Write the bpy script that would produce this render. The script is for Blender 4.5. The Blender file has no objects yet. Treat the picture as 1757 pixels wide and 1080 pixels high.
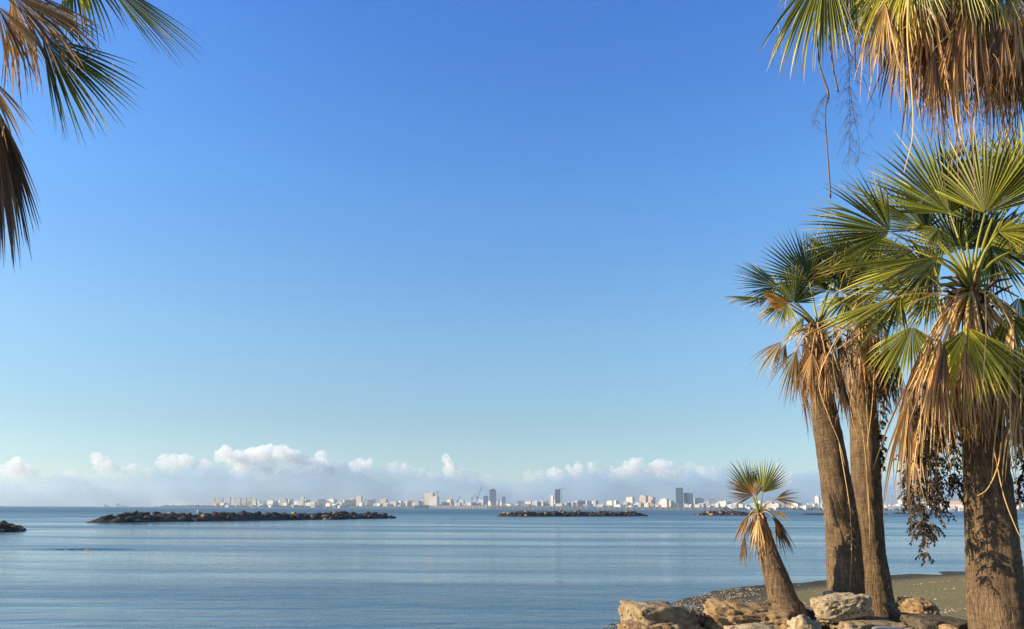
import bpy, bmesh, math, random
from mathutils import Vector, Matrix, noise, Euler

S = bpy.context.scene
COL = S.collection
R = math.radians
V = Vector

# ------------------------------------------------------------------ camera
F, CX, CY = 1300.0, 878.5, 540.0
CAMH = 3.0
PITCH = R(14.34)
ROLL = R(0.30)
ROT = Matrix.Rotation(R(90) + PITCH, 3, 'X') @ Matrix.Rotation(ROLL, 3, 'Z')
EYE = V((0, 0, CAMH))


def ray(x, y):
    return ROT @ V(((x - CX) / F, (CY - y) / F, -1.0))


def P(x, y, d):
    r = ray(x, y)
    return EYE + r * (d / r.y)


def PZ(x, y, z=0.0):
    r = ray(x, y)
    return EYE + r * ((z - CAMH) / r.z)


cam_d = bpy.data.cameras.new('camera')
cam = bpy.data.objects.new('camera', cam_d)
COL.objects.link(cam)
cam.location = EYE
cam.rotation_euler = ROT.to_euler()
cam_d.sensor_width = 36.0
cam_d.lens = 36.0 * F / 1757.0
cam_d.clip_start = 0.1
cam_d.clip_end = 60000
S.camera = cam


# ------------------------------------------------------------------ helpers
def tag(o, label=None, cat=None, group=None, kind=None):
    if label: o['label'] = label
    if cat: o['category'] = cat
    if group: o['group'] = group
    if kind: o['kind'] = kind
    return o


def empty(name, loc):
    o = bpy.data.objects.new(name, None)
    COL.objects.link(o)
    o.location = loc
    o.empty_display_size = 0.2
    return o


class MB:
    """collects verts and faces in world space"""
    def __init__(self):
        self.v, self.f, self.m, self.tone, self.rnd = [], [], [], [], []

    def add(self, verts, faces, mat=0, tone=0.0, rnd=0.0):
        o = len(self.v)
        self.v += [tuple(v) for v in verts]
        n = len(verts)
        self.tone += (list(tone) if isinstance(tone, (list, tuple)) else [tone] * n)
        self.rnd += (list(rnd) if isinstance(rnd, (list, tuple)) else [rnd] * n)
        for f in faces:
            self.f.append(tuple(i + o for i in f))
            self.m.append(mat)

    def box(self, c, s, rz=0.0, mat=0):
        cx, cy, cz = c
        hx, hy, hz = s[0] / 2, s[1] / 2, s[2] / 2
        ca, sa = math.cos(rz), math.sin(rz)
        vs = []
        for dz in (-hz, hz):
            for dx, dy in ((-hx, -hy), (hx, -hy), (hx, hy), (-hx, hy)):
                vs.append((cx + dx * ca - dy * sa, cy + dx * sa + dy * ca, cz + dz))
        self.add(vs, [(3, 2, 1, 0), (4, 5, 6, 7), (0, 1, 5, 4), (1, 2, 6, 5), (2, 3, 7, 6), (3, 0, 4, 7)], mat)

    def tube(self, pts, rads, n=6, mat=0, tone=0.0, rnd=0.0):
        vs, fs = [], []
        k = len(pts)
        up = V((0.13, 0.31, 0.94))
        for i, p in enumerate(pts):
            t = (pts[min(i + 1, k - 1)] - pts[max(i - 1, 0)])
            if t.length < 1e-9: t = V((0, 0, 1))
            t.normalize()
            a = t.cross(up)
            if a.length < 1e-3: a = t.cross(V((1, 0, 0)))
            a.normalize()
            b = t.cross(a)
            r = rads[i] if isinstance(rads, (list, tuple)) else rads
            for j in range(n):
                th = 2 * math.pi * j / n
                vs.append(p + a * (r * math.cos(th)) + b * (r * math.sin(th)))
        for i in range(k - 1):
            for j in range(n):
                j2 = (j + 1) % n
                fs.append((i * n + j, i * n + j2, (i + 1) * n + j2, (i + 1) * n + j))
        fs.append(tuple(range(n))[::-1])
        fs.append(tuple((k - 1) * n + j for j in range(n)))
        self.add(vs, fs, mat, tone, rnd)

    def build(self, name, mats, parent=None, smooth=False, attrs=False, origin=None):
        if not isinstance(mats, (list, tuple)): mats = [mats]
        org = V(origin) if origin is not None else (V(parent.location) if parent is not None else V((0, 0, 0)))
        if parent is not None and parent.parent is not None:
            org = V((0, 0, 0))
            q = parent
            while q is not None:
                org += V(q.location); q = q.parent
        me = bpy.data.meshes.new(name)
        me.from_pydata([(v[0] - org[0], v[1] - org[1], v[2] - org[2]) for v in self.v], [], self.f)
        for m in mats: me.materials.append(m)
        if len(mats) > 1:
            me.polygons.foreach_set('material_index', self.m)
        if smooth:
            me.polygons.foreach_set('use_smooth', [True] * len(me.polygons))
        if attrs:
            a = me.attributes.new('tone', 'FLOAT', 'POINT'); a.data.foreach_set('value', self.tone)
            a = me.attributes.new('rnd', 'FLOAT', 'POINT'); a.data.foreach_set('value', self.rnd)
        me.update()
        o = bpy.data.objects.new(name, me)
        COL.objects.link(o)
        if parent is not None:
            o.parent = parent
        else:
            o.location = org
        return o


def spline(pts, n):
    """Catmull-Rom through pts, n samples"""
    q = [pts[0] * 2 - pts[1]] + list(pts) + [pts[-1] * 2 - pts[-2]]
    out = []
    k = len(pts) - 1
    for i in range(n):
        t = i / (n - 1) * k
        s = min(int(t), k - 1)
        u = t - s
        a, b, c, d = q[s], q[s + 1], q[s + 2], q[s + 3]
        out.append(0.5 * ((2 * b) + (c - a) * u + (2 * a - 5 * b + 4 * c - d) * u * u + (3 * b - a - 3 * c + d) * u ** 3))
    return out


def lerp(a, b, t): return a + (b - a) * t
def sstep(a, b, x):
    t = max(0.0, min(1.0, (x - a) / (b - a)))
    return t * t * (3 - 2 * t)


# ------------------------------------------------------------------ materials
class NT:
    def __init__(self, name):
        self.mat = bpy.data.materials.new(name)
        self.mat.use_nodes = True
        self.t = self.mat.node_tree
        self.t.nodes.clear()
        self.out = self.t.nodes.new('ShaderNodeOutputMaterial')

    def n(self, typ, **kw):
        nd = self.t.nodes.new('ShaderNode' + typ)
        for k, v in kw.items():
            if k.startswith('i_'):
                key = k[2:]
                key = int(key) if key.isdigit() else key.replace('_', ' ')
                s = nd.inputs[key]
                if isinstance(v, bpy.types.NodeSocket): self.t.links.new(v, s)
                else: s.default_value = v
            else:
                setattr(nd, k, v)
        return nd

    def link(self, a, b): self.t.links.new(a, b)

    def ramp(self, fac, stops):
        nd = self.t.nodes.new('ShaderNodeValToRGB')
        self.link(fac, nd.inputs[0])
        cr = nd.color_ramp
        while len(cr.elements) < len(stops): cr.elements.new(0.5)
        for e, (p, c) in zip(cr.elements, stops):
            e.position = p
            e.color = (*c, 1) if len(c) == 3 else c
        return nd.outputs[0]

    def math(self, op, a, b=None, c=None):
        nd = self.t.nodes.new('ShaderNodeMath'); nd.operation = op
        for i, v in enumerate((a, b, c)):
            if v is None: continue
            if isinstance(v, bpy.types.NodeSocket): self.link(v, nd.inputs[i])
            else: nd.inputs[i].default_value = v
        return nd.outputs[0]

    def mix(self, fac, a, b, blend='MIX'):
        nd = self.t.nodes.new('ShaderNodeMix'); nd.data_type = 'RGBA'; nd.blend_type = blend
        for s, v in ((nd.inputs[0], fac), (nd.inputs[6], a), (nd.inputs[7], b)):
            if isinstance(v, bpy.types.NodeSocket): self.link(v, s)
            else: s.default_value = (*v, 1) if isinstance(v, tuple) and len(v) == 3 else v
        return nd.outputs[2]

    def obj(self, scale=(1, 1, 1)):
        tc = self.t.nodes.new('ShaderNodeTexCoord')
        mp = self.n('Mapping', i_Scale=scale)
        self.link(tc.outputs['Object'], mp.inputs['Vector'])
        return mp.outputs[0]

    def noise(self, vec, scale, detail=4, rough=0.55):
        nd = self.n('TexNoise', i_Vector=vec, i_Scale=scale, i_Detail=detail, i_Roughness=rough)
        return nd.outputs['Fac']

    def bump(self, h, strength, dist):
        return self.n('Bump', i_Height=h, i_Strength=strength, i_Distance=dist).outputs[0]


def bsdf(nt, color, rough=0.8, normal=None, spec=0.3):
    p = nt.n('BsdfPrincipled', i_Roughness=rough)
    s = p.inputs['Base Color']
    if isinstance(color, bpy.types.NodeSocket): nt.link(color, s)
    else: s.default_value = (*color, 1)
    p.inputs['Specular IOR Level'].default_value = spec
    if normal is not None: nt.link(normal, p.inputs['Normal'])
    nt.link(p.outputs[0], nt.out.inputs[0])
    return p


def simple(name, color, rough=0.8, var=0.15, scale=3.0):
    nt = NT(name)
    f = nt.noise(nt.obj(), scale, 3)
    c = nt.ramp(f, [(0.3, tuple(x * (1 - var) for x in color)), (0.7, tuple(min(1, x * (1 + var)) for x in color))])
    bsdf(nt, c, rough)
    return nt.mat


def dim(c, k): return tuple(x * k for x in c)


def mat_leaf():
    nt = NT('palm_leaf')
    tone = nt.n('Attribute', attribute_name='tone').outputs['Fac']
    rnd = nt.n('Attribute', attribute_name='rnd').outputs['Fac']
    f = nt.math('MULTIPLY', tone, 0.5)
    # tone 0 fresh green .. 1 straw yellow .. 2 brown
    c = nt.ramp(f, [(0.0, (0.105, 0.128, 0.022)), (0.14, (0.25, 0.25, 0.032)), (0.32, (0.56, 0.50, 0.07)),
                    (0.50, (0.72, 0.52, 0.25)), (0.66, (0.55, 0.33, 0.14)), (0.84, (0.27, 0.14, 0.065)), (1.0, (0.09, 0.052, 0.030))])
    hsv = nt.n('HueSaturation', i_Color=c)
    nt.link(nt.math('MULTIPLY_ADD', nt.math('POWER', rnd, 1.3), 1.55, 0.34), hsv.inputs['Value'])
    nz = nt.noise(nt.obj((1, 1, 1)), 55.0, 2)
    col = nt.mix(0.35, hsv.outputs[0], nt.ramp(nz, [(0.3, (0.45, 0.45, 0.45)), (0.7, (1.2, 1.2, 1.2))]), 'MULTIPLY')
    p = nt.n('BsdfPrincipled', i_Base_Color=col, i_Roughness=0.38)
    p.inputs['Specular IOR Level'].default_value = 0.4
    tr = nt.n('BsdfTranslucent', i_Color=nt.mix(0.5, col, (0.9, 0.8, 0.2), 'MULTIPLY'))
    nt.link(nt.mix(0.6, col, (1.25, 1.2, 0.55), 'MULTIPLY'), tr.inputs['Color'])
    mx = nt.n('MixShader', i_Fac=0.40)
    nt.link(p.outputs[0], mx.inputs[1]); nt.link(tr.outputs[0], mx.inputs[2])
    nt.link(mx.outputs[0], nt.out.inputs[0])
    return nt.mat


def mat_trunk():
    nt = NT('palm_bark')
    o = nt.obj()
    fine = nt.noise(nt.obj((46, 46, 6)), 1.0, 6, 0.72)      # vertical fissures
    ring = nt.noise(nt.obj((7.0, 7.0, 30)), 1.0, 5, 0.7)      # ring scars
    big = nt.noise(o, 2.2, 4)
    z = nt.n('SeparateXYZ', i_0=o).outputs[2]
    c = nt.ramp(fine, [(0.37, (0.035, 0.022, 0.013)), (0.46, (0.30, 0.20, 0.105)), (0.62, (0.58, 0.40, 0.22))])
    c = nt.mix(0.38, c, nt.ramp(ring, [(0.35, (0.15, 0.095, 0.05)), (0.62, (0.52, 0.36, 0.20))]))
    # lowest metre is redder, freshly stripped fibre
    low = nt.n('MapRange', i_Value=z, i_1=0.75, i_2=0.05, i_3=0.0, i_4=0.75)
    lowf = nt.math('MULTIPLY', low.outputs[0], nt.ramp(big, [(0.3, (0.2,) * 3), (0.6, (1,) * 3)]))
    c = nt.mix(lowf, c, (0.46, 0.27, 0.12))
    c = nt.mix(nt.ramp(big, [(0.42, (0,) * 3), (0.68, (0.6,) * 3)]), c, (0.15, 0.105, 0.07))
    c = nt.mix(1.0, c, (0.62, 0.60, 0.60), 'MULTIPLY')
    h = nt.math('ADD', nt.math('MULTIPLY', fine, 1.0), nt.math('MULTIPLY', ring, 0.7))
    bsdf(nt, c, 0.9, nt.bump(h, 1.0, 0.045), 0.1)
    return nt.mat


def mat_rock(name, light, dark, warm):
    nt = NT(name)
    o = nt.obj()
    a = nt.noise(o, 3.0, 8, 0.62)
    b = nt.noise(o, 14.0, 6, 0.7)
    vo = nt.n('TexVoronoi', i_Vector=o, i_Scale=16.0).outputs['Distance']
    pits = nt.ramp(vo, [(0.10, (0,) * 3), (0.26, (1,) * 3)])
    pm = nt.ramp(nt.noise(o, 5.0, 2), [(0.45, (0,) * 3), (0.56, (1,) * 3)])
    c = nt.ramp(a, [(0.30, dark), (0.46, warm), (0.66, light)])
    c = nt.mix(0.4, c, nt.ramp(b, [(0.3, tuple(x * 0.5 for x in dark)), (0.7, light)]))
    pitf = nt.math('MULTIPLY', nt.math('SUBTRACT', 1.0, pits), pm)
    c = nt.mix(nt.math('MULTIPLY', pitf, 0.75), c, tuple(x * 0.35 for x in dark))
    g = nt.noise(o, 60.0, 4, 0.75)
    c = nt.mix(0.45, c, nt.ramp(g, [(0.36, (0.45, 0.42, 0.40)), (0.62, (1.3, 1.28, 1.2))]), 'MULTIPLY')
    h = nt.math('SUBTRACT', nt.math('ADD', nt.math('ADD', nt.math('MULTIPLY', a, 0.8), nt.math('MULTIPLY', g, 0.22)), nt.math('MULTIPLY', b, 0.5)), nt.math('MULTIPLY', pitf, 0.6))
    bsdf(nt, c, 0.92, nt.bump(h, 0.85, 0.05), 0.1)
    return nt.mat


def mat_beach():
    nt = NT('beach_sand')
    o = nt.obj()
    g = nt.noise(o, 0.55, 5)
    fine = nt.noise(o, 22.0, 5, 0.7)
    sand = nt.ramp(fine, [(0.32, (0.07, 0.05, 0.03)), (0.5, (0.13, 0.10, 0.062)), (0.7, (0.24, 0.19, 0.125))])
    olive = nt.ramp(fine, [(0.3, (0.105, 0.084, 0.030)), (0.7, (0.235, 0.190, 0.078))])
    x = nt.n('SeparateXYZ', i_0=o).outputs[0]
    gx = nt.n('MapRange', i_Value=nt.math('ADD', x, nt.math('MULTIPLY', g, 5.0)), i_1=8.0, i_2=13.0).outputs[0]
    c = nt.mix(gx, sand, olive)
    vo = nt.n('TexVoronoi', i_Vector=nt.obj((1, 0.8, 1)), i_Scale=15.0)
    peb = nt.ramp(vo.outputs['Distance'], [(0.16, (1,) * 3), (0.30, (0,) * 3)])
    zone = nt.ramp(nt.noise(nt.obj((0.35, 1.1, 1)), 0.9, 4, 0.65), [(0.46, (0,) * 3), (0.58, (1,) * 3)])
    pc = nt.ramp(nt.n('SeparateXYZ', i_0=vo.outputs['Color']).outputs[0],
                 [(0.0, (0.08, 0.065, 0.05)), (0.5, (0.26, 0.21, 0.15)), (0.78, (0.62, 0.54, 0.43))])
    c = nt.mix(nt.math('MULTIPLY', peb, nt.math('MULTIPLY', zone, 0.85)), c, pc)
    # wet edge near the water line (a real damp band: darker ground at low height)
    z = nt.n('SeparateXYZ', i_0=o).outputs[2]
    wet = nt.n('MapRange', i_Value=z, i_1=0.04, i_2=0.17, i_3=0.8, i_4=0.0).outputs[0]
    c = nt.mix(wet, c, (0.03, 0.026, 0.02))
    bsdf(nt, c, 0.92, nt.bump(nt.math('ADD', fine, nt.math('MULTIPLY', peb, 0.8)), 0.6, 0.03), 0.15)
    return nt.mat


def mat_water():
    nt = NT('sea_water')
    o = nt.obj()
    dist = nt.n('VectorMath', operation='LENGTH', i_0=o).outputs['Value']
    w0 = nt.noise(nt.obj((2.6, 6.0, 1)), 1.0, 3, 0.55)
    w1 = nt.noise(nt.obj((1.1, 2.5, 1)), 1.0, 5, 0.6)
    w2 = nt.noise(nt.obj((0.28, 0.62, 1)), 1.0, 4, 0.6)
    patch = nt.noise(nt.obj((0.009, 0.060, 1)), 1.0, 5, 0.65)
    pm = nt.ramp(patch, [(0.44, (0.22,) * 3), (0.60, (1.15,) * 3)])
    h = nt.math('ADD', nt.math('MULTIPLY', w1, 0.22), nt.math('MULTIPLY', w2, 0.40))
    h = nt.math('ADD', h, nt.math('MULTIPLY', w0, 0.085))
    h = nt.math('MULTIPLY', h, pm)
    nrm = nt.n('Bump', i_Height=h, i_Strength=1.0, i_Distance=0.27).outputs[0]
    far = nt.n('MapRange', i_Value=dist, i_1=40.0, i_2=500.0, i_3=0.0, i_4=0.30).outputs[0]
    p = bsdf(nt, (0.028, 0.076, 0.100), 0.12, nrm, 0.5)
    p.inputs['IOR'].default_value = 1.333
    rr = nt.n('MapRange', i_Value=pm, i_1=0.3, i_2=1.0, i_3=0.07, i_4=0.20).outputs[0]
    nt.link(nt.math('ADD', rr, far), p.inputs['Roughness'])
    return nt.mat


def mat_facade(name, wall, glass, floor_h=3.2, bay=3.4, fill=0.5):
    nt = NT(name)
    o = nt.obj()
    s = nt.n('SeparateXYZ', i_0=o)
    hx = nt.math('FRACT', nt.math('DIVIDE', nt.math('ADD', s.outputs[0], s.outputs[1]), bay))
    hz = nt.math('FRACT', nt.math('DIVIDE', s.outputs[2], floor_h))
    wx = nt.math('LESS_THAN', nt.math('ABSOLUTE', nt.math('SUBTRACT', hx, 0.5)), fill / 2)
    wz = nt.math('LESS_THAN', nt.math('ABSOLUTE', nt.math('SUBTRACT', hz, 0.5)), 0.24)
    nz = nt.n('SeparateXYZ', i_0=nt.n('NewGeometry').outputs['Normal']).outputs[2]
    side = nt.math('LESS_THAN', nt.math('ABSOLUTE', nz), 0.5)
    m = nt.math('MULTIPLY', nt.math('MULTIPLY', wx, wz), side)
    w = nt.mix(0.5, wall, nt.ramp(nt.noise(o, 0.12, 4), [(0.3, tuple(x * 0.7 for x in wall)), (0.7, tuple(min(0.9, x * 1.15) for x in wall))]))
    bsdf(nt, nt.mix(m, w, glass), 0.6)
    return nt.mat


M = {}
M['leaf'] = mat_leaf()
M['bark'] = mat_trunk()


def mat_orange(name, c1, c2):
    nt = NT(name)
    rnd = nt.n('Attribute', attribute_name='rnd').outputs['Fac']
    c = nt.ramp(rnd, [(0, c1), (1, c2)])
    p = nt.n('BsdfPrincipled', i_Base_Color=c, i_Roughness=0.5)
    tr = nt.n('BsdfTranslucent', i_Color=c)
    mx = nt.n('MixShader', i_Fac=0.4)
    nt.link(p.outputs[0], mx.inputs[1]); nt.link(tr.outputs[0], mx.inputs[2]); nt.link(mx.outputs[0], nt.out.inputs[0])
    return nt.mat


M['orange_leaf'] = mat_orange('orange_leaf', (0.34, 0.15, 0.035), (0.72, 0.36, 0.08))
M['orange_leaf2'] = mat_orange('bright_orange_leaf', (0.60, 0.22, 0.02), (0.85, 0.38, 0.04))
M['rock'] = mat_rock('limestone', (0.46, 0.36, 0.22), (0.09, 0.062, 0.036), (0.30, 0.205, 0.105))
M['rock_pale'] = mat_rock('pale_limestone', (0.58, 0.48, 0.31), (0.15, 0.105, 0.06), (0.45, 0.34, 0.195))
M['rock_grey'] = mat_rock('grey_stone', (0.19, 0.15, 0.105), (0.04, 0.032, 0.022), (0.11, 0.085, 0.055))
M['rock_sea'] = mat_rock('breakwater_stone', (0.13, 0.10, 0.075), (0.018, 0.016, 0.015), (0.045, 0.036, 0.028))
M['rock_tan'] = mat_rock('tan_boulder', (0.50, 0.35, 0.19), (0.10, 0.06, 0.03), (0.34, 0.21, 0.095))
M['beach'] = mat_beach()
M['water'] = mat_water()
M['seed'] = simple('dry_seed', (0.055, 0.036, 0.022), 0.8, 0.4, 40)
M['stalk'] = simple('dry_stalk', (0.30, 0.21, 0.12), 0.8, 0.3, 12)
M['stalk_dark'] = simple('dark_stalk', (0.09, 0.06, 0.045), 0.8, 0.3, 12)

M['f_white'] = mat_facade('white_render', (0.66, 0.60, 0.50), (0.20, 0.22, 0.25))
M['f_cream'] = mat_facade('cream_render', (0.58, 0.48, 0.34), (0.22, 0.21, 0.20), 3.1, 4.2)
M['f_grey'] = mat_facade('grey_render', (0.30, 0.30, 0.30), (0.14, 0.17, 0.20), 3.3, 3.0)
M['f_pink'] = mat_facade('pink_render', (0.50, 0.36, 0.28), (0.24, 0.20, 0.20), 3.3, 5.0)
M['f_glass'] = mat_facade('dark_curtain_wall', (0.08, 0.11, 0.13), (0.03, 0.09, 0.12), 3.6, 3.0, 0.8)  # shade on the tower fronts is put into the dark wall and glass colour
M['roof_white'] = simple('flat_roof', (0.48, 0.45, 0.41), 0.8, 0.1, 0.2)
M['roof_tile'] = simple('clay_roof', (0.42, 0.24, 0.16), 0.8, 0.15, 0.2)
M['concrete'] = simple('quay_concrete', (0.36, 0.29, 0.25), 0.85, 0.15, 0.05)  # pinkish sunlight on the left quay end, put into the concrete colour
M['concrete_grey'] = simple('grey_quay_concrete', (0.16, 0.15, 0.145), 0.85, 0.2, 0.05)
M['steel'] = simple('grey_steel', (0.16, 0.19, 0.22), 0.5, 0.1, 0.3)
M['hull'] = simple('dark_hull_paint', (0.05, 0.09, 0.12), 0.5, 0.1, 0.1)
M['boat_white'] = simple('white_boat_paint', (0.8, 0.8, 0.78), 0.4, 0.05, 0.3)
M['land'] = simple('far_scrub_land', (0.14, 0.13, 0.10), 0.9, 0.3, 0.02)
M['hill'] = simple('bare_hill', (0.22, 0.19, 0.15), 0.9, 0.2, 0.003)
M['trees'] = simple('dark_green_foliage', (0.045, 0.065, 0.035), 0.9, 0.4, 0.06)
M['buoy'] = simple('yellow_buoy_paint', (0.72, 0.62, 0.25), 0.5, 0.1, 2)
M['dark'] = simple('dark_rubber', (0.03, 0.03, 0.03), 0.6, 0.1, 2)
M['skin'] = simple('tanned_skin', (0.30, 0.17, 0.10), 0.6, 0.1, 2)
M['metal'] = simple('brushed_metal', (0.20, 0.20, 0.21), 0.35, 0.08, 6)

# ------------------------------------------------------------------ world, sun
SUN_EL, SUN_AZ = R(21), R(-97)       # azimuth clockwise from +Y (view direction): sun to the left
w = bpy.data.worlds.new('World'); S.world = w; w.use_nodes = True
wn = w.node_tree; bg = wn.nodes['Background']
sky = wn.nodes.new('ShaderNodeTexSky'); sky.sky_type = 'NISHITA'; sky.sun_disc = False
sky.sun_elevation = SUN_EL; sky.sun_rotation = SUN_AZ
sky.air_density = 1.0; sky.dust_density = 0.3; sky.ozone_density = 3.0; sky.altitude = 0
tcw = wn.nodes.new('ShaderNodeTexCoord'); sx = wn.nodes.new('ShaderNodeSeparateXYZ')
wn.links.new(tcw.outputs['Generated'], sx.inputs[0])
crw = wn.nodes.new('ShaderNodeValToRGB'); wn.links.new(sx.outputs[2], crw.inputs[0])
SKY = [(0.0, (.62, .72, .86)), (.108, (.69, .745, .76)), (.218, (.79, .93, .96)), (.399, (.66, 1.03, 1.32)), (.585, (.51, .93, 1.50)), (1.0, (.48, .9, 1.53))]
while len(crw.color_ramp.elements) < len(SKY): crw.color_ramp.elements.new(0.5)
for e, (p_, c_) in zip(crw.color_ramp.elements, SKY): e.position = p_; e.color = (*c_, 1)
hs = wn.nodes.new('ShaderNodeMix'); hs.data_type = 'RGBA'; hs.blend_type = 'MULTIPLY'; hs.inputs[0].default_value = 1.0
wn.links.new(sky.outputs[0], hs.inputs[6]); wn.links.new(crw.outputs[0], hs.inputs[7])
wn.links.new(hs.outputs[2], bg.inputs[0]); bg.inputs[1].default_value = 0.105
sd = bpy.data.lights.new('sun', 'SUN'); sd.energy = 5.0; sd.angle = R(0.5); sd.color = (1.0, 0.85, 0.62)
so = bpy.data.objects.new('sun', sd); COL.objects.link(so); so.location = (-20, 0, 20)
sdir = V((math.sin(SUN_AZ) * math.cos(SUN_EL), math.cos(SUN_AZ) * math.cos(SUN_EL), math.sin(SUN_EL)))
so.rotation_euler = sdir.to_track_quat('Z', 'Y').to_euler()
S.view_settings.view_transform = 'Standard'; S.view_settings.look = 'None'
S.view_settings.exposure = 0.86; S.view_settings.gamma = 1
cy = S.cycles
cy.diffuse_bounces = 3; cy.glossy_bounces = 3; cy.transmission_bounces = 4
cy.transparent_max_bounces = 12; cy.volume_bounces = 10; cy.max_bounces = 12
cy.use_denoising = True; cy.denoising_prefilter = 'NONE'

# ------------------------------------------------------------------ sea
SEA_R = 6500.0
mb = MB()
rings = [0, 20, 60, 150, 400, 1000, 2500, 4500, SEA_R]
NS = 96
vs = [(0, 0, 0)]; fs = []
for r_ in rings[1:]:
    for j in range(NS):
        a = 2 * math.pi * j / NS
        vs.append((r_ * math.cos(a), r_ * math.sin(a), 0))
for j in range(NS): fs.append((0, 1 + j, 1 + (j + 1) % NS))
for k in range(len(rings) - 2):
    for j in range(NS):
        a = 1 + k * NS; b = a + NS; j2 = (j + 1) % NS
        fs.append((a + j, b + j, b + j2, a + j2))
mb.add(vs, fs)
sea = mb.build('sea', M['water'], smooth=True); tag(sea, 'calm blue sea reaching to the horizon', 'sea', kind='structure')

# ------------------------------------------------------------------ beach
SHORE_PX = [(700, 1190), (900, 1110), (1000, 1084), (1080, 1058), (1160, 1030), (1230, 1011), (1320, 1001), (1420, 994),
            (1510, 987), (1600, 981), (1660, 977), (1757, 969), (1900, 958)]
shore = [PZ(x, y, 0.02).xy for x, y in SHORE_PX]
shore = [V((-60, -25)), V((-30, 2)), V((-12, 9))] + shore + [V((60, 60)), V((110, 75))]


def shore_dist(p):
    best = 1e9; sgn = 1
    for a, b in zip(shore[:-1], shore[1:]):
        ab = b - a
        t = max(0, min(1, (p - a).dot(ab) / ab.length_squared))
        q = a + ab * t
        d = (p - q).length
        if d < best:
            best = d
            sgn = 1 if (ab.x * (p.y - a.y) - ab.y * (p.x - a.x)) < 0 else -1
    return best * sgn


BED = P(1480, 1045, 9.3)          # planting bed under the twin palms


def ground_z(x, y):
    s = shore_dist(V((x, y)))
    if s < 0: return max(-1.2, s * 0.12)
    z = 1.25 * sstep(0, 15, s) + 0.02 * s / 15
    z += 0.03 * noise.noise(V((x * 0.6, y * 0.6, 0))) * min(1, s)
    d = math.hypot((x - BED.x - 0.3) / 2.6, (y - BED.y - 0.3) / 1.0)
    z += 0.42 * (1 - sstep(0.35, 1.15, d))
    return z


mb = MB()
xs = [-60 + i * 4 for i in range(13)] + [-8 + i * 0.22 for i in range(164)] + [28 + i * 4 for i in range(22)]
ys = [-30 + i * 3 for i in range(10)] + [0 + i * 0.3 for i in range(167)] + [50.5 + i * 4 for i in range(10)]
vs = [(x, y, ground_z(x, y)) for y in ys for x in xs]
nx = len(xs)
fs = [(j * nx + i, j * nx + i + 1, (j + 1) * nx + i + 1, (j + 1) * nx + i) for j in range(len(ys) - 1) for i in range(nx - 1)]
mb.add(vs, fs)
tag(mb.build('beach', M['beach'], smooth=True), 'dark sand and shingle beach curving to the right', 'beach', kind='structure')

# pebbles: shells and bleached stones scattered over the beach
rng = random.Random(4)
mb = MB()
cnt = 0
ICO = []
bm = bmesh.new(); bmesh.ops.create_icosphere(bm, subdivisions=1, radius=1.0)
icov = [v.co.copy() for v in bm.verts]; icof = [tuple(v.index for v in f.verts) for f in bm.faces]; bm.free()
bands = []
while cnt < 11000:
    px = rng.uniform(1010, 1757); py = rng.uniform(970, 1085)
    g = PZ(px, py, 0.7)
    if g.y > 60 or g.y < 8: continue
    x, y = g.x + rng.uniform(-1, 1), g.y + rng.uniform(-2, 2)
    s = shore_dist(V((x, y)))
    if s < 0.1: continue
    k = noise.noise(V((x * 0.35, y * 0.9, 3.3))) + (0.35 if s < 1.6 else 0) - (0.55 if x > 9 else 0)
    if k < rng.uniform(-0.35, 0.35): continue
    z = ground_z(x, y)
    r = rng.uniform(0.007, 0.023) * (1.0 + 0.015 * y)
    sx, sy, sz = r * rng.uniform(0.8, 1.8), r * rng.uniform(0.7, 1.2), r * rng.uniform(0.4, 0.8)
    a = rng.uniform(0, 6.3); ca, sa = math.cos(a), math.sin(a)
    mb.add([(x + v.x * sx * ca - v.y * sy * sa, y + v.x * sx * sa + v.y * sy * ca, z + v.z * sz + sz * 0.2) for v in icov], icof,
           0 if rng.random() < 0.34 else (1 if rng.random() < 0.5 else 2))
    cnt += 1
tag(mb.build('pebbles', [M['rock_pale'], M['rock'], M['rock_grey']]), 'pale and grey pebbles strewn over the beach', 'pebbles', kind='stuff')


# ------------------------------------------------------------------ rocks
def rock_mesh(c, size, rot, seed, boxy=0.0, rough=0.16, sub=5, pits=0.0):
    bm = bmesh.new()
    bmesh.ops.create_icosphere(bm, subdivisions=sub, radius=1.0)
    off = V((seed * 7.3, seed * 3.1, seed * 1.7))
    E = Euler(rot).to_matrix()
    for v in bm.verts:
        p = v.co.copy()
        if boxy:
            e = 1.0 - 0.72 * boxy
            q = V([math.copysign(abs(t) ** e, t) for t in p])
            p = p.lerp(q * (1 / max(1e-6, max(abs(q.x), abs(q.y), abs(q.z)))) * 0.86, boxy)
        d = noise.fractal(p * 0.9 + off, 1.0, 2.0, 3) * rough * 1.6
        d += noise.fractal(p * 3.2 + off, 0.8, 2.1, 5) * rough * 0.55
        d += noise.ridged_multi_fractal(p * 2.6 + off, 0.9, 2.1, 4, 0.9, 2.0) * rough * 0.07 if sub > 3 else 0
        vd = noise.voronoi(p * 1.9 + off + V((d, d, d)))[0]
        d -= rough * 0.55 * (1 - min(1.0, (vd[1] - vd[0]) * 5.0)) if sub > 3 else 0
        d += rough * 0.9 * (vd[0] - 0.3) if sub > 3 else 0
        rid = abs(noise.noise(p * 2.0 + off * 2))
        d -= (0.10 * rough / 0.16) * (1 - min(1, rid * 6))
        if pits:
            q = noise.noise(p * 7.5 + off)
            if q > 0.22: d -= (q - 0.22) * pits
        p = p * (1 + d)
        p = V((p.x * size[0], p.y * size[1], p.z * size[2]))
        v.co = E @ p + V(c)
    vs = [v.co.copy() for v in bm.verts]
    fs = [tuple(v.index for v in f.verts) for f in bm.faces]
    bm.free()
    return vs, fs


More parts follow.
